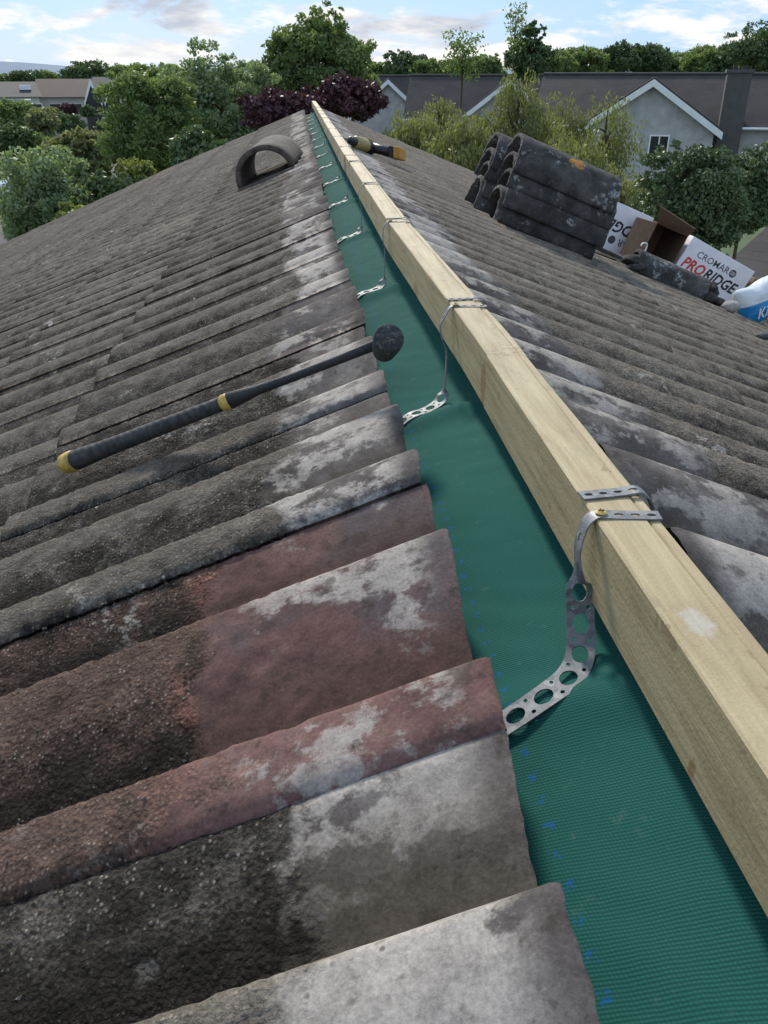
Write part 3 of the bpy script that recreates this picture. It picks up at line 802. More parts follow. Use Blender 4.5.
# open carton between them
o = RP(1.765, 4.43, 0, 0, .002); t = empty('open_carton', o, 'open brown cardboard box with raised flaps between the two white boxes', 'cardboard box')
L, D, H = .195, .30, .225; th = .004
m = MB(); m.box(o, sv*L, yv*D, nv*th); m.box(o+nv*(H-th), sv*L, yv*D, nv*th)
m.box(o+nv*th, sv*th, yv*D, nv*(H-2*th)); m.box(o+sv*(L-th)+nv*th, sv*th, yv*D, nv*(H-2*th)); m.box(o+yv*(D-th)+sv*th+nv*th, sv*(L-2*th), yv*th, nv*(H-2*th))
m.build('box_body', M['cardin'], t)
def flap(name, P, mat, t):
    P = [Vector(p) for p in P]; n_ = (P[1]-P[0]).cross(P[2]-P[0]).normalized()*.002
    m = MB(); m.add([p-n_ for p in P]+[p+n_ for p in P], [(0,1,2,3)[::-1], (4,5,6,7), (0,1,5,4), (1,2,6,5), (2,3,7,6), (3,0,4,7)]); return m.build(name, mat, t)
q0 = o+nv*H-yv*.001; q1 = q0+sv*L
flap('top_flap', [q0, q1, q1+nv*.045-yv*.09-sv*.03, q0+nv*.075-yv*.10-sv*.075], M['card'], t)
s0_ = o+nv*.01-yv*.002; s1_ = o+nv*(H-.004)-yv*.002
flap('side_flap', [s0_, s1_, s1_-sv*.135-yv*.035-nv*.012, s0_-sv*.125-yv*.035-nv*.005], M['card'], t)
# brown end flap right of the printed box
o = RP(2.40, 4.45, 0, 0, .01)
m = MB(); m.box(o, sv*.20, yv*.24, nv*.16)
tag(m.build('brown_carton', M['card'], None, loc=o, bevel=.003), 'low brown cardboard box at the right edge behind the blue sack', 'cardboard box')
# ------------------------------------------------------------------ loose broken tile with mortar in front of the boxes
def lump(c, rx, ry, rz, seed, amp=.35, n=14, m_=9):
    V = []; F = []
    for j in range(m_+1):
        a = math.pi*j/m_
        for i in range(n):
            b = 2*math.pi*i/n; q = Vector((math.sin(a)*math.cos(b), math.sin(a)*math.sin(b), math.cos(a)))
            k = 1+amp*noise.noise(q*1.6+Vector((seed, seed*2, 0)))+amp*.4*noise.noise(q*5+Vector((seed, 0, 1)))
            V.append((c[0]+q.x*rx*k, c[1]+q.y*ry*k, c[2]+q.z*rz*k))
    for j in range(m_):
        for i in range(n): F.append((j*n+i, (j+1)*n+i, (j+1)*n+(i+1) % n, j*n+(i+1) % n))
    return V, F
o = RP(1.50, 3.80, 0, 0, .028); t = empty('broken_ridge_tile', o, 'dark broken tile edged with old mortar, lying in front of the printed boxes', 'roof tile')
ax_ = (sv+yv*-.10).normalized(); sd_ = nv.cross(ax_).normalized(); upt = (nv*1+sd_*-.28).normalized()
V, F = arch_geo(o-nv*.026+sd_*.05, ax_, sd_, nv, .37, w=.080, h=.090, th=.014, pw=2.2, wob=.03, seed=33)
mesh('tile_shell', V, F, M['ridge'], t, True).modifiers.new('e', 'EDGE_SPLIT').split_angle = R(45)
for i, (a, b, c_, r1, r2, r3) in enumerate([(-.015, .02, .010, .045, .05, .024), (.0, -.035, -.010, .05, .03, .016), (.40, .03, .022, .035, .055, .040), (.39, -.03, -.006, .035, .03, .024), (.44, -.01, -.010, .035, .045, .018)]):
    V, F = lump(o+ax_*a+sd_*b+nv*c_, r1, r2, r3, i*3.3)
    mesh('mortar_lump', V, F, M['mortar'], t, True)
# dark slab offcut left of it
o = RP(1.36, 4.0, 0, 0, .012); m = MB(); m.box(o, sv*.30, yv*.07, nv*.018)
tag(m.build('tile_offcut', M['ridge'], None, loc=o, bevel=.004), 'thin dark slab offcut lying at the foot of the upside-down box', 'tile offcut')
o = RP(1.50, 3.98, .16, 0, .05)
m = MB(); m.box(RP(1.78, 4.02, 0, 0, .03), sv*.14, yv*.06, nv*.030)
tag(m.build('tile_fragment', M['tileL'] if False else M['chimney'], None, loc=RP(1.78, 4.02), bevel=.005), 'small grey tile fragment between the broken tile and the open carton', 'tile fragment')
# bent white strip
b0 = RP(1.548, 3.90, 0, 0, .045)
m = MB(); m.tube(catmull([b0, b0+nv*.03+sv*.008, b0+nv*.062+sv*.006, b0+nv*.078-sv*.002, b0+nv*.073-sv*.020, b0+nv*.058-sv*.024], 5), .006, 8, squash=.5)
tag(m.build('bent_bracket', M['upvc'], None, True, loc=b0), 'small bent white metal hook standing up behind the broken tile', 'bracket')
V, F = lump(RP(1.93, 3.66, 0, 0, .018), .045, .035, .026, 8.1, .25)
tag(mesh('mortar_piece', V, F, simple('pale_mortar', (.33, .31, .28), .95, .2, 40, bump=.004), None, True, loc=RP(1.93, 3.66)), 'pale lump of mortar between the broken tile and the blue sack', 'mortar lump')
V, F = lump(RP(1.66, 2.86, 0, 0, .008), .035, .022, .012, 3.4, .2)
tag(mesh('slate_chip', V, F, M['ridge'], None, True, loc=RP(1.66, 2.86)), 'small dark oval chip lying alone on the right slope at the frame edge', 'tile chip')
# ------------------------------------------------------------------ sack
def sack():
    o = RP(2.125, 3.70, 0, 0, -.035); u = (sv*.82+yv*.30+nv*.62).normalized(); u = (Vector((.80, .30, .26))).normalized()
    w = (Vector((-.30, .12, .90))).normalized(); w = (w-u*w.dot(u)).normalized(); v = w.cross(u).normalized()
    t = empty('cement_sack', o, 'half-full white and blue plastic sack with white lettering at the right edge', 'sack')
    L, H, Tt = .62, .185, .08
    def P(a, b, sgn):
        ea = 1-abs(2*a-1)**4; eb = 1-abs(2*b-1)**3
        k = (max(ea, 0)*max(eb, 0))**.5
        bulge = Tt*k*(1+.18*noise.noise((a*5, b*4, sgn)))+.004*noise.noise((a*22, b*16, sgn*2))
        edge_w = .010*noise.noise((a*8, b*3, 5))
        return o+u*(L*a)+w*(H*b+edge_w)+v*(-sgn*bulge)+v*.10
    nA, nB = 44, 30
    def sheet(sgn, b0, b1, bofs=0, name='', mat=None):
        V = [P(i/nA, b0+(b1-b0)*j/nB, sgn)+v*(-sgn*bofs) for i in range(nA+1) for j in range(nB+1)]
        F = []
        for i in range(nA):
            for j in range(nB):
                q = (i*(nB+1)+j, (i+1)*(nB+1)+j, (i+1)*(nB+1)+j+1, i*(nB+1)+j+1); F.append(q if sgn > 0 else q[::-1])
        return mesh(name, V, F, mat, t, True)
    sheet(1, 0, 1, 0, 'sack_front', M['sackwhite']); sheet(-1, 0, 1, 0, 'sack_back', M['sackwhite'])
    sheet(1, .06, .58, .0012, 'blue_band', M['sackblue'])
    cu = text_on(t, 'lettering', 'Kil', (0, 0, 0), (1, 0, 0), (0, 1, 0), (0, 0, 1), 1, M['inkwhite'], .25, .012)
    # wrap the letters on the bulging front
    me = cu.data; base = ORG[cu]
    for vv in me.vertices:
        c_ = vv.co+base-Vector((0, 0, CZ)); a, b = .085+c_.x*.09, .20+c_.y*.36
        q = P(a, b, 1)-v*.007+Vector((0, 0, CZ))-base; vv.co = q
sack()
# ------------------------------------------------------------------ world frame helpers for the background
yw = R(5.2)
def cam2w(u, F):       # photo column and ground distance from the camera -> plan position
    p = R(27.8); d = F*math.cos(p); r = (u-384)/830*(F*math.cos(p))
    return (r*math.cos(yw)+F*math.sin(yw), F*math.cos(yw)-r*math.sin(yw))
def vz(v, F):          # height relative to the eye of photo row v at ground distance F
    return -F*math.tan(R(27.8)-math.atan((512-v)/830))
# ------------------------------------------------------------------ foliage
def crown_geo(blobs, n, leaf, seed, droop=0.0, clumps=70, spread=.16, aspect=1.9):
    rg = np.random.default_rng(seed)
    vol = np.array([b[3]*b[4]*b[5] for b in blobs])**.75; vol /= vol.sum()
    C = []; Rr = []
    for b, w in zip(blobs, vol):
        k = max(6, int(clumps*w*len(blobs)**.5))
        dv = rg.normal(size=(k, 3)); dv /= np.linalg.norm(dv, axis=1)[:, None]
        rr = rg.uniform(.25, 1.05, k)**.45
        c = np.array(b[:3])+dv*rr[:, None]*np.array(b[3:6]); C.append(c); Rr.append(np.full(k, (b[3]*b[4]*b[5])**(1/3)))
    C = np.concatenate(C); Rr = np.concatenate(Rr)
    sz = rg.uniform(.5, 1.35, len(C))
    pr = sz**2*Rr**2; pr /= pr.sum()
    which = rg.choice(len(C), n, p=pr)
    g_ = rg.normal(size=(n, 3)); g_ /= (np.linalg.norm(g_, axis=1)[:, None]+1e-9); g_ *= rg.uniform(.2, 1, n)[:, None]**.6
    rad = (Rr*sz*spread*2.1)[which][:, None]
    Pp = C[which]+g_*rad*np.array([1, 1, .75])
    if droop:
        Pp[:, 2] -= np.abs(rg.normal(size=n))*droop
    a = rg.normal(size=(n, 3)); 
    if droop: a = a*.45+np.array([0, 0, -1.0])
    a /= np.linalg.norm(a, axis=1)[:, None]
    b = np.cross(a, rg.normal(size=(n, 3))+np.array([0, 0, .6])); b /= (np.linalg.norm(b, axis=1)[:, None]+1e-9)
    s = leaf*rg.uniform(.6, 1.3, n)[:, None]
    V = np.stack([Pp-a*s, Pp+b*s/aspect, Pp+a*s, Pp-b*s/aspect], 1).reshape(-1, 3)
    F = np.arange(4*n).reshape(n, 4)
    return V, F, C
def tree(name, u, F_, v_c, rpx, mat, n, label, leaf=.06, hpx=None, seed=0, droop=0, blobs=None, group=None, cat='tree', ground=None, spread=.16, clumps=70, aspect=1.9):
    x, y = cam2w(u, F_); k = F_*math.cos(R(27.8))/830; kv = F_/1061.0
    rx = rpx*k; rz = (hpx or rpx)*kv; zc = vz(v_c, F_)
    r = random.Random(seed)
    t = empty(name, (x, y, -CZ), label, cat, group)
    if blobs is None:
        blobs = [(x, y, zc, rx*.72, rx*.72, rz*.72)]
        for i in range(11):
            a = r.uniform(0, 6.28); q = r.uniform(.35, .85)
            blobs.append((x+math.cos(a)*rx*q, y+math.sin(a)*rx*q*.8, zc+r.uniform(-.6, .62)*rz, rx*r.uniform(.18, .48), rx*r.uniform(.18, .45), rz*r.uniform(.18, .42)))
    else:
        blobs = [(x+bx*rx, y+by*rx, zc+bz*rz, sx*rx, sx*rx, sz*rz) for bx, by, bz, sx, sz in blobs]
    V, F, C = crown_geo(blobs, n, leaf, seed, droop, clumps, spread, aspect)
    V[:, 2] = np.maximum(V[:, 2], -CZ+.05)
    mesh('crown', V, F, mat, t)
    m = MB(); tr = max(.05, rx*.07) if n > 1000 else .025
    top = Vector((x, y, zc+rz*.35))
    m.tube(catmull([Vector((x, y, -CZ-.05)), Vector((x+rx*.04, y, (-CZ+zc)/2)), Vector((x, y, zc-.2*rz)), top], 4), [tr*(1-.8*i/12) for i in range(13)], 8)
    rg = random.Random(seed+5)
    for i in range(9):
        c = Vector(C[rg.randrange(len(C))]); z0 = max(-CZ+.3, zc-rz*rg.uniform(.0, .7)); st = Vector((x, y, z0))
        mid = st.lerp(c, .5)+Vector((0, 0, rz*.06)); m.tube([st, mid, c], [tr*.4, tr*.24, tr*.07], 5)
    m.build('trunk', M['bark'], t, True)
    return t
def shrub(*a, **k): k.setdefault('cat', 'shrub'); return tree(*a, **k)
Q = 1.0
# left side, just beyond the roof
shrub('garden_tree', 22, 15.5, 205, 62, M['leaf_grey'], 26000, 'bushy grey-green tree at the far left edge beyond the roof', leaf=.041, hpx=88, seed=1)
shrub('shrub', 58, 14.0, 236, 34, M['leaf_yel'], 5500, 'small yellow-green shrub tucked against the left roof edge', leaf=.05, hpx=42, seed=2)
shrub('round_shrub', 72, 21, 158, 34, M['leaf_olive'], 6500, 'rounded olive shrub between the two larger trees on the left', leaf=.07, hpx=38, seed=3)
tree('garden_tree', 142, 19, 134, 62, M['leaf_mid'], 40000, 'broad mid-green tree left of the taller pale-leaved tree', leaf=.046, hpx=78, seed=4)
tree('whitebeam_tree', 218, 21, 112, 62, M['leaf_grey'], 42000, 'pale silvery-leaved tree rising behind the left roof verge', leaf=.046, hpx=74, seed=5,
     blobs=[(0, 0, -.1, .75, .7), (-.5, 0, .1, .45, .5), (.4, .1, .35, .4, .45), (-.15, 0, .62, .32, .38), (-.32, .1, .8, .13, .22), (.62, 0, -.1, .42, .5), (.2, 0, .7, .25, .25), (.75, .2, .3, .25, .4), (-.7, 0, -.4, .4, .45)])
shrub('laurel_shrub', 100, 15.5, 206, 40, M['leaf_dark'], 9000, 'dark green shrub at the foot of the trees on the left', leaf=.055, hpx=44, seed=6)
shrub('flowering_shrub', 126, 16.0, 178, 24, M['leaf_yel'], 2500, 'lighter shrub with yellowish tips below the broad mid-green tree', leaf=.045, hpx=30, seed=61)
shrub('laurel_shrub', 195, 16.5, 160, 40, M['leaf_dark'], 8500, 'dark shrub below the pale silvery tree at the roof verge', leaf=.055, hpx=40, seed=7)
tree('copper_beech', 278, 17.5, 112, 44, M['leaf_purple'], 14000, 'dark purple-leaved tree behind the ridge end, left of the timber', leaf=.055, hpx=26, seed=8, cat='tree')
tree('copper_beech', 352, 18.5, 98, 46, M['leaf_purple'], 15000, 'dark purple-leaved tree behind the ridge end, right of the timber', leaf=.055, hpx=26, seed=9)
tree('tall_garden_tree', 318, 24, 56, 60, M['leaf_mid'], 44000, 'tallest tree, a ragged green one standing over the ridge end', leaf=.058, hpx=58, seed=10, spread=.2,
     blobs=[(0, 0, -.25, .7, .6), (-.45, 0, -.05, .42, .5), (.42, 0, -.1, .42, .5), (.2, 0, .45, .3, .4), (.28, .1, .75, .17, .22), (-.12, 0, .4, .3, .3), (-.6, 0, .2, .2, .2), (.7, 0, .1, .2, .3), (-.55, 0, -.5, .45, .45), (.6, 0, -.5, .35, .45), (.05, 0, .62, .2, .25)])
tree('garden_tree', 252, 25, 96, 36, M['leaf_grey'], 14000, 'grey-green tree filling the gap left of the tallest tree', leaf=.06, hpx=40, seed=62)
tree('garden_tree', 182, 24, 104, 40, M['leaf_mid'], 16000, 'mid-green tree behind and left of the pale silvery tree', leaf=.06, hpx=42, seed=63)
# right side: willow screen and dark evergreens
wl = dict(droop=.35, leaf=.050, aspect=3.2)
wb = [(0, 0, .1, .6, .6), (-.5, 0, -.3, .5, .6), (.5, 0, -.25, .5, .6), (-.2, .2, .55, .3, .35), (.3, 0, .5, .28, .3), (0, 0, -.6, .7, .5)]
tree('willow_tree', 415, 17, 136, 50, M['leaf_willow'], 11000, 'small feathery yellow-green willow beside the cordless drill', hpx=38, seed=11, blobs=wb, **wl)
tree('willow_tree', 468, 16, 152, 58, M['leaf_willow'], 17000, 'low feathery willow growth between the drill and the stacked tiles', hpx=56, seed=12, blobs=wb, **wl)
tree('willow_tree', 520, 18.5, 122, 46, M['leaf_willow'], 14000, 'tall feathery willow in front of the second gable', hpx=74, seed=13, blobs=wb, **wl)
tree('willow_tree', 580, 15.5, 174, 64, M['leaf_willow'], 13000, 'willow growth rising behind the stacked ridge tiles', hpx=70, seed=14, blobs=wb, **wl)
tree('willow_tree', 566, 20, 128, 36, M['leaf_willow'], 6500, 'open willow crown between the tall willow and the third gable', hpx=52, seed=25, blobs=wb, **wl)
tree('willow_tree', 440, 21, 116, 30, M['leaf_willow'], 4200, 'thin willow spray in front of the far gable roofs', hpx=30, seed=26, blobs=wb, **wl)
tree('willow_tree', 612, 20, 128, 40, M['leaf_willow'], 4600, 'thin arching willow spray in front of the third gable wall', hpx=54, seed=15, blobs=wb, **wl)
tree('willow_tree', 640, 15, 205, 46, M['leaf_willow'], 9500, 'willow growth behind the upside-down printed box', hpx=52, seed=16, blobs=wb, **wl)
shrub('holly_tree', 716, 12.5, 206, 64, M['leaf_holly'], 44000, 'dense dark glossy evergreen behind the printed boxes', leaf=.031, hpx=80, seed=17)
shrub('holly_tree', 768, 14.5, 190, 46, M['leaf_holly'], 22000, 'dark evergreen at the right frame edge below the chimney', leaf=.035, hpx=62, seed=18)
tree('bare_topped_tree', 462, 27, 56, 22, M['leaf_mid'], 1300, 'sparse thin-leaved tree top showing sky, left of the dark pine', leaf=.05, hpx=34, seed=19, spread=.24, clumps=34)
tree('bare_topped_tree', 512, 26, 24, 12, M['leaf_mid'], 420, 'nearly bare upright twigs rising into the sky beside the dark pine', leaf=.045, hpx=34, seed=20, spread=.24, clumps=24)
tree('pine_tree', 526, 62, 52, 30, M['leaf_dark'], 16000, 'dark green conifer with a broken top behind the long bungalow roof', leaf=.11, hpx=34, seed=21, spread=.12,
     blobs=[(0, 0, -.2, .7, .6), (-.5, 0, -.1, .3, .4), (.5, 0, -.1, .4, .4), (.1, 0, .5, .4, .35), (-.3, 0, .45, .3, .3), (.35, 0, .6, .25, .25)])
# far trees behind the bungalows
far = [(407, 95, 68, 22, 'leaf_dark', 'dark rounded tree above the roof just right of the tall tree'), (432, 90, 70, 18, 'leaf_mid', 'small green tree above the first bungalow roof'),
       (455, 92, 72, 20, 'leaf_dark', 'low dark tree above the roof under the sparse branches'), (482, 88, 68, 20, 'leaf_mid', 'green tree just left of the dark conifer'),
       (556, 80, 64, 20, 'leaf_mid', 'mid-green tree just right of the dark conifer'), (582, 84, 60, 22, 'leaf_mid', 'fresh green tree left of the two rounded dark crowns'),
       (612, 90, 58, 21, 'leaf_dark', 'first rounded dark crown behind the third gable'), (648, 92, 58, 20, 'leaf_dark', 'second rounded dark crown behind the third gable apex'),
       (676, 98, 66, 20, 'leaf_mid', 'low green tree right of the third gable apex'), (705, 86, 62, 24, 'leaf_mid', 'green tree behind the chimney on its left'),
       (738, 84, 60, 22, 'leaf_dark', 'dark tree directly behind the chimney'), (764, 60, 48, 30, 'leaf_dark', 'tall dark tree at the top right frame edge')]
for i, (u, F_, v, r_, mt, lb) in enumerate(far):
    tree('background_tree', u, F_, v+3, r_*1.35, M[mt], 11000, lb, leaf=.15 if F_ > 70 else .11, hpx=r_*.95, seed=40+i, group='trees behind the bungalows')
farL = [(20, 150, 80, 16, 'leaf_dark', 'dark distant tree left of the dark-roofed house'), (44, 160, 78, 14, 'leaf_mid', 'small distant tree just left of the brown roof'), (84, 125, 74, 22, 'leaf_dark', 'broad dark distant tree behind the house with white walls'),
        (118, 135, 76, 20, 'leaf_mid', 'distant green tree behind the white-edged gables'), (140, 140, 74, 18, 'leaf_mid', 'distant green tree touching the broad near tree'), (4, 170, 80, 12, 'leaf_mid', 'distant tree at the left frame edge'),
        (163, 120, 76, 18, 'leaf_mid', 'distant tree seen through the gap beside the pale tree'), (250, 110, 76, 20, 'leaf_mid', 'distant tree left of the tallest tree'), (374, 100, 74, 18, 'leaf_mid', 'distant tree at the foot of the tallest tree, right side')]
for i, (u, F_, v, r_, mt, lb) in enumerate(farL):
    tree('background_tree', u, F_, v+1, r_*1.35, M[mt], 6000, lb, leaf=.22, hpx=r_*.75, seed=70+i, group='distant trees on the left')
mids = [(4, 44, 110, 22, 'leaf_mid', 'mid-green bush at the left frame edge below the skylight roof'), (34, 40, 116, 22, 'leaf_olive', 'wide olive bush in front of the dark-roofed house'), (2, 30, 140, 26, 'leaf_dark', 'dark bush at the left frame edge above the grey-green tree'), (64, 62, 104, 10, 'leaf_purple', 'small dark purple bush before the white-walled house'), (82, 60, 104, 8, 'leaf_dark', 'small green conifer before the white-walled house'), (44, 48, 112, 16, 'leaf_olive', 'olive-brown bush in front of the brown roof'),
        (20, 52, 106, 16, 'leaf_dark', 'dark bush beside the street lamp'), (16, 36, 146, 26, 'leaf_dark', 'dark green bush behind the grey-green tree'), (104, 44, 128, 20, 'leaf_dark', 'dark hedge-like bush left of the broad tree'),
        (60, 44, 124, 18, 'leaf_dark', 'dark bush below the small purple bush'), (82, 32, 140, 16, 'leaf_olive', 'straw-coloured bush above the rounded olive shrub'), (36, 30, 150, 22, 'leaf_mid', 'green bush above the grey-green tree')]
for i, (u, F_, v, r_, mt, lb) in enumerate(mids):
    shrub('garden_bush', u, F_, v+(7 if v < 120 else 2), r_*.95, M[mt], 2600, lb, leaf=.10, hpx=r_*.9, seed=90+i, group='bushes in the gardens on the left')
# ------------------------------------------------------------------ bungalows on the right
def bungalow(u, F_, hw, wl_, wr_, apexv, eavev, label, chim=False, windows=True, rot=0.0, name='bungalow'):
    x, y = cam2w(u, F_); za = vz(apexv, F_)-.06; ze = vz(eavev, F_); th = math.atan2(x, y)*1.0+rot
    ex = Vector((math.cos(th), -math.sin(th), 0)); ey = Vector((math.sin(th), math.cos(th), 0)); zz = Vector((0, 0, 1))
    O = Vector((x, y, 0)); t = empty(name, (x, y, -CZ), label, 'house')
    P = lambda a, b, z: O+ex*a+ey*b+zz*z
    rise = za-ze
    wi = hw-.35
    zs = za-rise*wi/hw-.12
    # gable wall as a solid
    pts = [(-wi, -CZ), (wi, -CZ), (wi, zs), (0, za-.14), (-wi, zs)]
    m = MB(); V = [P(a, 0, z) for a, z in pts]+[P(a, 7, z) for a, z in pts]
    m.add(V, [(0,1,2,3,4)[::-1], (5,6,7,8,9)]+[(i, (i+1) % 5, (i+1) % 5+5, i+5) for i in range(5)])
    m.box(P(-wl_+.4, 1.6, -CZ), ex*(wl_+wr_-.8), ey*9, zz*(ze+CZ-.02)); m.build('wall', M['render'], t)
    # gable roof planes and white barge boards
    for s in (-1, 1):
        m = MB(); a0 = P(0, -.35, za); a1 = P(s*hw, -.35, ze)
        m.add([a0, a1, a1+ey*7.2, a0+ey*7.2, a0-zz*.1, a1-zz*.1, a1+ey*7.2-zz*.1, a0+ey*7.2-zz*.1], [(0,1,2,3), (7,6,5,4), (0,4,5,1), (1,5,6,2), (2,6,7,3), (3,7,4,0)])
        m.build('roof', M['farroof'], t)
        m = MB(); b0 = P(0, -.40, za-.09); b1 = P(s*(hw+.05), -.40, ze-.09-.04)
        m.add([b0, b1, b1-zz*.34, b0-zz*.34, b0+ey*.045, b1+ey*.045, b1-zz*.34+ey*.045, b0-zz*.34+ey*.045], [(0,3,2,1), (4,5,6,7), (0,1,5,4), (1,2,6,5), (2,3,7,6), (3,0,4,7)])
        m.build('barge_board', M['upvc'], t)
    # main roof with its ridge parallel to the street
    zr = za+.10; rb = 6.0
    m = MB(); m.add([P(-wl_, 1.2, ze), P(wr_, 1.2, ze), P(wr_, rb, zr), P(-wl_, rb, zr), P(-wl_, 10.8, ze), P(wr_, 10.8, ze)], [(0,1,2,3), (3,2,5,4), (0,3,4), (1,5,2), (0,4,5,1)])
    m.build('roof', M['farroof'], t)
    m = MB(); m.tube([P(-wl_, rb, zr), P(wr_, rb, zr)], .12, 8); m.build('ridge_capping', M['farroof2'], t)
    m = MB(); m.tube([P(-wl_, 1.15, ze-.02), P(-hw, 1.15, ze-.02)], .07, 6); m.build('gutter', M['upvc'], t)
    m = MB(); m.tube([P(hw, 1.15, ze-.02), P(wr_, 1.15, ze-.02)], .07, 6); m.build('gutter', M['upvc'], t)
    if windows:
        for (a, w_, b0_, h_) in ((.15, 1.0, -4.1, 1.35), (-2.1, .9, -4.1, 1.2)):
            m = MB()
            for (p, q, r_, s_) in ((a, b0_, w_, .07), (a, b0_+h_-.07, w_, .07), (a, b0_+.07, .07, h_-.14), (a+w_-.07, b0_+.07, .07, h_-.14), (a+w_/2-.03, b0_+.07, .06, h_-.14)):
                m.box(P(p, -.05, q), ex*r_, ey*.06, zz*s_)
            f = m.build('window', M['upvc'], t)
            m = MB(); m.box(P(a+.07, -.02, b0_+.07), ex*(w_-.14), ey*.02, zz*(h_-.14)); m.build('pane', M['glass'], f)
        m = MB(); m.box(P(-1.6, -.12, za-1.75), ex*.35, ey*.11, zz*.30); m.build('alarm_box', M['upvc'], t, bevel=.03)
    if chim:
        m = MB(); m.box(P(chim, 1.0, -CZ), ex*1.15, ey*.9, zz*(CZ+za+.18)); m.box(P(chim-.08, .92, za+.18), ex*1.31, ey*1.06, zz*.16)
        m.build('chimney', M['chimney'], t)
        for q in (.35, .8):
            m = MB(); m.tube([P(chim+q, 1.45, za+.34), P(chim+q, 1.45, za+.50)], [.13, .11], 10); m.build('chimney_pot', M['farroof3'], t)
    return t
bungalow(655, 47, 3.6, 6.2, 14, 75.5, 128, 'bungalow with the nearest grey gable, a narrow window and the dark chimney', chim=3.5)
bungalow(510, 61.5, 3.55, 7.2, 9, 76.5, 121, 'bungalow whose middle gable is half hidden by the tall willow', windows=False)
bungalow(388, 74, 3.4, 4, 9, 77, 118, 'bungalow with the farthest gable, right of the purple tree', windows=False)
# ------------------------------------------------------------------ houses on the left
def plain_house(u, F_, wpx, vr, ve, label, wall, roof, extra=None, name='house', depth=9, rot=0):
    x, y = cam2w(u, F_); k = F_*math.cos(R(27.8))/830; W = wpx*k; zr = vz(vr, F_); ze = vz(ve, F_); th = math.atan2(x, y)+rot
    ex = Vector((math.cos(th), -math.sin(th), 0)); ey = Vector((math.sin(th), math.cos(th), 0)); zz = Vector((0, 0, 1))
    O = Vector((x, y, 0)); P = lambda a, b, z: O+ex*a+ey*b+zz*z
    t = empty(name, (x, y, -CZ), label, 'house')
    m = MB(); m.box(P(-W/2+.3, .4, -CZ), ex*(W-.6), ey*(depth-.8), zz*(ze+CZ-.02)); m.build('wall', wall, t)
    m = MB(); m.add([P(-W/2, 0, ze), P(W/2, 0, ze), P(W/2-W*.06, depth/2, zr), P(-W/2+W*.06, depth/2, zr), P(-W/2, depth, ze), P(W/2, depth, ze)], [(0,1,2,3), (3,2,5,4), (0,3,4), (1,5,2), (0,4,5,1)])
    m.build('roof', roof, t)
    for i in range(3):
        a = -W/2+W*(.2+.28*i)
        m = MB(); m.box(P(a, .36, ze-1.5), ex*1.1, ey*.05, zz*1.0); f = m.build('window', M['upvc'], t)
        m = MB(); m.box(P(a+.08, .33, ze-1.42), ex*.94, ey*.04, zz*.84); m.build('pane', M['glass'], f)
    return t, P, W, zr, ze, ex, ey
plain_house(66, 84, 70, 79, 97, 'white-walled house with a slate and brown roof in the distance on the left', M['cream'], M['farroof3'])
t, P, W, zr, ze, ex, ey = plain_house(112, 82, 46, 77, 96, 'grey-roofed house with three white-edged gables in the distance', M['cream'], M['farroof2'])
for i, a in enumerate((-1.9, -.2, 1.5)):
    m = MB(); g0 = P(a, -1.2, zr-.1); zb = ze-.5
    for s in (-1, 1):
        e = P(a+s*.75, -1.2, zb); m.add([g0, e, e-Vector((0, 0, .3)), g0-Vector((0, 0, .55)), g0+ey*.1, e+ey*.1, e-Vector((0, 0, .3))+ey*.1, g0-Vector((0, 0, .55))+ey*.1], [(0,3,2,1), (4,5,6,7), (0,1,5,4), (1,2,6,5), (2,3,7,6), (3,0,4,7)])
    m.build('gable_trim', M['upvc'], t)
    m = MB(); m.add([P(a-.7, -1.1, -CZ), P(a+.7, -1.1, -CZ), P(a+.7, -1.1, zb), P(a, -1.1, zr-.3), P(a-.7, -1.1, zb), P(a-.7, 1, -CZ), P(a+.7, 1, -CZ), P(a+.7, 1, zb), P(a, 1, zr-.3), P(a-.7, 1, zb)],
                    [(4,3,2,1,0), (5,6,7,8,9)]+[(j, (j+1) % 5, (j+1) % 5+5, j+5) for j in range(5)]); m.build('gable_bay', M['farroof2'], t)
t, P, W, zr, ze, ex, ey = plain_house(6, 78, 62, 82, 97, 'dark-roofed house with a skylight at the left frame edge', M['cream'], M['farroof2'])
m = MB(); m.box(P(.9, 1.9, (zr+ze)/2-.05), ex*.9, ey*.5, Vector((0, 0, .35))); m.build('skylight', M['upvc'], t)
# low garage behind the right verge
t, *_ = plain_house(792, 21, 130, 238, 300, 'low brown-tiled garage roof beyond the right verge, behind the sack', M['render'], M['farroof'], depth=6, rot=.5, name='garage')
t['category'] = 'garage'
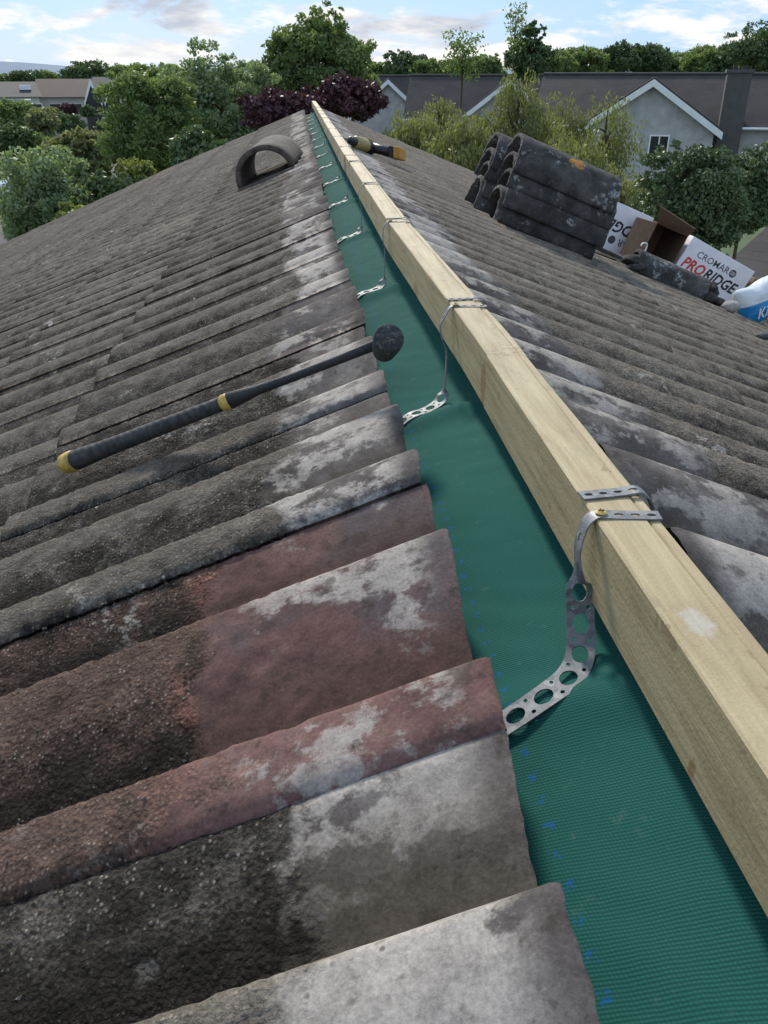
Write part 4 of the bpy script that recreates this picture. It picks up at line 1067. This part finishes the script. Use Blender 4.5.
# ------------------------------------------------------------------ cars, lamp
def car(u, F_, label, rot):
    x, y = cam2w(u, F_); t = empty('parked_car', (x, y, -CZ), label, 'car', 'cars parked on the street at the left')
    Mr = Matrix.Rotation(rot, 3, 'Z'); P = lambda a, b, c_: Vector((x, y, -CZ))+Mr @ Vector((a, b, c_))
    side = [(-2.1, .35), (-2.1, .75), (-1.95, .92), (-1.2, .98), (-.6, 1.42), (.7, 1.46), (1.55, 1.02), (2.05, .9), (2.12, .5), (2.05, .32)]
    m = MB(); n = len(side)
    V = [P(a, s*(.86 if z < 1 else .70), z) for s in (-1, 1) for a, z in side]
    m.add(V, [tuple(range(n)), tuple(range(n, 2*n))[::-1]]+[(i, i+n, (i+1) % n+n, (i+1) % n) for i in range(n)])
    m.build('body', M['carwhite'], t, bevel=.05)
    for s in (-1, 1):
        m = MB(); m.add([P(-1.0, s*.80, 1.02), P(1.25, s*.80, 1.04), P(.65, s*.715, 1.40), P(-.55, s*.715, 1.37), P(-1.0, s*.82, 1.02), P(1.25, s*.82, 1.04), P(.65, s*.735, 1.40), P(-.55, s*.735, 1.37)], [(0,1,2,3), (7,6,5,4), (0,4,5,1), (1,5,6,2), (2,6,7,3), (3,7,4,0)]); m.build('side_window', M['glass'], t)
        for a in (-1.3, 1.35):
            m = MB(); m.tube([P(a, s*.72, .32), P(a, s*.90, .32)], [.32, .32], 16); w_ = m.build('wheel', M['tyre'], t)
            m = MB(); m.tube([P(a, s*.90, .32), P(a, s*.915, .32)], [.19, .17], 12); m.build('rim', M['post'], w_)
        m = MB(); m.cbox(P(-2.08, s*.6, .72), .06, .3, .14, Mr); m.build('headlight', M['upvc'], t)
    return t
car(16, 41, 'white car parked nearest the left frame edge', .35)
car(96, 31, 'white car glimpsed between the bushes on the left', -.3)
x, y = cam2w(9, 58); t = empty('street_lamp', (x, y, -CZ), 'grey street lamp with a short arm among the bushes at the left edge', 'street lamp')
m = MB(); m.tube([(x, y, -CZ), (x, y, -1.45)], [.09, .05], 8); m.build('post', M['post'], t, True)
m = MB(); m.tube([(x-.5, y, -1.42), (x+.6, y, -1.40)], .035, 6); m.build('arm', M['post'], t)
m = MB(); m.cbox((x+.75, y, -1.42), .55, .22, .10); m.build('lamp_head', M['upvc'], t, bevel=.03)
# ------------------------------------------------------------------ ground, road, hills
def ground_mat():
    g = N('grass_ground'); p = g.pos(); n = g.noise(p, .12, 5); n2 = g.noise(p, 3, 5)
    c = g.ramp(n, [(.35, (.045, .075, .022)), (.55, (.07, .11, .035)), (.7, (.10, .12, .05))]); c = g.mix(g.lin(n2, .3, .7, 0, .4), c, (.035, .055, .02)); g.bsdf(c, .95); return g.m
o = mesh('ground', [(-900, -300, -CZ), (900, -300, -CZ), (900, 1500, -CZ), (-900, 1500, -CZ)], [(0,1,2,3)], ground_mat()); tag(o, None, None, kind='structure')
g = N('asphalt'); p = g.pos(); g.bsdf(g.mix(g.noise(p, 2, 5), (.04, .04, .042), (.07, .07, .07)), .9)
m = MB(); a = Vector((*cam2w(-60, 30), -CZ+.004)); b = Vector((*cam2w(30, 110), -CZ+.004)); q = Vector(((b-a).y, -(b-a).x, 0)).normalized()*6
m.add([a, a+q, b+q, b], [(0,1,2,3)]); o = m.build('road', g.m, None); tag(o, None, None, kind='structure')
m = MB()
for s_ in (-.15, 6.0):
    qn = q.normalized(); a2 = a+qn*s_; m.box(a2-Vector((0, 0, .05)), b-a, qn*.15, Vector((0, 0, .17)))
o = m.build('kerb', M['render'], None); tag(o, None, None, kind='structure')
V = []; F = []; n = 60
for i in range(n+1):
    x = -700+1500*i/n; h = 14+10*noise.noise((i*.13, 2, 0))+ (5*math.exp(-((x+360)/120)**2))
    V += [(x, 1150, -CZ-2), (x, 1230, -CZ+h*.9), (x, 1330, -CZ+h*.6)]
for i in range(n): 
    for j in (0, 1): F.append((i*3+j, (i+1)*3+j, (i+1)*3+j+1, i*3+j+1))
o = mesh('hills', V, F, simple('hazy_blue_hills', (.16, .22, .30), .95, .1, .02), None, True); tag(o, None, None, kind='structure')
# ------------------------------------------------------------------ sky and sun
SUN_EL, SUN_AZ = R(36), R(-9)      # azimuth from +Y towards +X
w = bpy.data.worlds.new('World'); sc.world = w; w.use_nodes = True
nt = w.node_tree; nt.nodes.clear(); L_ = nt.links.new
def wn(t, **k):
    x = nt.nodes.new(t)
    for a, b in k.items(): setattr(x, a, b)
    return x
out = wn('ShaderNodeOutputWorld'); bg = wn('ShaderNodeBackground'); bg.inputs[1].default_value = .125
sky = wn('ShaderNodeTexSky', sky_type='NISHITA', sun_disc=False, sun_elevation=SUN_EL, sun_rotation=SUN_AZ); sky.dust_density = .6; sky.ozone_density = 2.0
tc = wn('ShaderNodeTexCoord'); sp = wn('ShaderNodeSeparateXYZ'); L_(tc.outputs['Generated'], sp.inputs[0])
def wm(op, a, b=None, c=None):
    x = wn('ShaderNodeMath', operation=op)
    for i, v in enumerate((a, b, c)):
        if v is None: continue
        if hasattr(v, 'node'): L_(v, x.inputs[i])
        else: x.inputs[i].default_value = v
    return x.outputs[0]
den = wm('ADD', wm('MAXIMUM', sp.outputs[2], 0.0), .24)
cb = wn('ShaderNodeCombineXYZ'); L_(wm('DIVIDE', sp.outputs[0], den), cb.inputs[0]); L_(wm('DIVIDE', sp.outputs[1], den), cb.inputs[1]); cb.inputs[2].default_value = 3.3
def wnoise(scale, det, rough, dist=0, off=(0, 0, 0)):
    mp = wn('ShaderNodeMapping'); L_(cb.outputs[0], mp.inputs[0]); mp.inputs['Location'].default_value = off
    x = wn('ShaderNodeTexNoise'); L_(mp.outputs[0], x.inputs['Vector']); x.inputs['Scale'].default_value = scale; x.inputs['Detail'].default_value = det; x.inputs['Roughness'].default_value = rough; x.inputs['Distortion'].default_value = dist
    return x.outputs['Fac']
def wramp(v, a, b):
    x = wn('ShaderNodeMapRange', interpolation_type='SMOOTHSTEP'); L_(v, x.inputs[0]); x.inputs[1].default_value = a; x.inputs[2].default_value = b; return x.outputs[0]
n1 = wnoise(1.9, 8, .6, .25)
cov = wramp(n1, .465, .57); dark = wramp(wnoise(1.7, 6, .58, .2, (.10, .22, 0)), .47, .66)
mxs = wn('ShaderNodeMix', data_type='RGBA'); L_(dark, mxs.inputs[0]); mxs.inputs[6].default_value = (8.4, 8.3, 8.1, 1); mxs.inputs[7].default_value = (4.5, 4.9, 5.7, 1)
base = wn('ShaderNodeMix', data_type='RGBA'); base.inputs[0].default_value = .75; L_(sky.outputs[0], base.inputs[6]); base.inputs[7].default_value = (2.9, 5.2, 8.6, 1)
mx = wn('ShaderNodeMix', data_type='RGBA'); L_(cov, mx.inputs[0]); L_(base.outputs[2], mx.inputs[6]); L_(mxs.outputs[2], mx.inputs[7])
L_(mx.outputs[2], bg.inputs[0]); L_(bg.outputs[0], out.inputs[0])
sl_ = bpy.data.lights.new('sun', 'SUN'); sl_.energy = 4.2; sl_.angle = R(7); sl_.color = (1, .93, .82)
so = bpy.data.objects.new('sun', sl_); col.objects.link(so)
sdir = Vector((math.sin(SUN_AZ)*math.cos(SUN_EL), math.cos(SUN_AZ)*math.cos(SUN_EL), math.sin(SUN_EL)))
so.rotation_euler = sdir.to_track_quat('Z', 'Y').to_euler(); so.location = (0, 0, 30)
# ------------------------------------------------------------------ camera
cam = bpy.data.cameras.new('camera'); co = bpy.data.objects.new('camera', cam); col.objects.link(co); sc.camera = co
cam.sensor_fit = 'VERTICAL'; cam.sensor_height = 24; cam.lens = 24*830/1024; cam.clip_start = .02; cam.clip_end = 5000
co.location = (0, 0, CZ); co.rotation_euler = (R(90-27.8), 0, -yw)
vs = sc.view_settings; sc.display_settings.display_device = 'sRGB'; vs.view_transform = 'Standard'; vs.look = 'None'; vs.exposure = 0; vs.gamma = 1; vs.use_curve_mapping = False
sc.render.engine = 'CYCLES'; sc.cycles.use_denoising = True; sc.cycles.max_bounces = 6; sc.cycles.transparent_max_bounces = 4
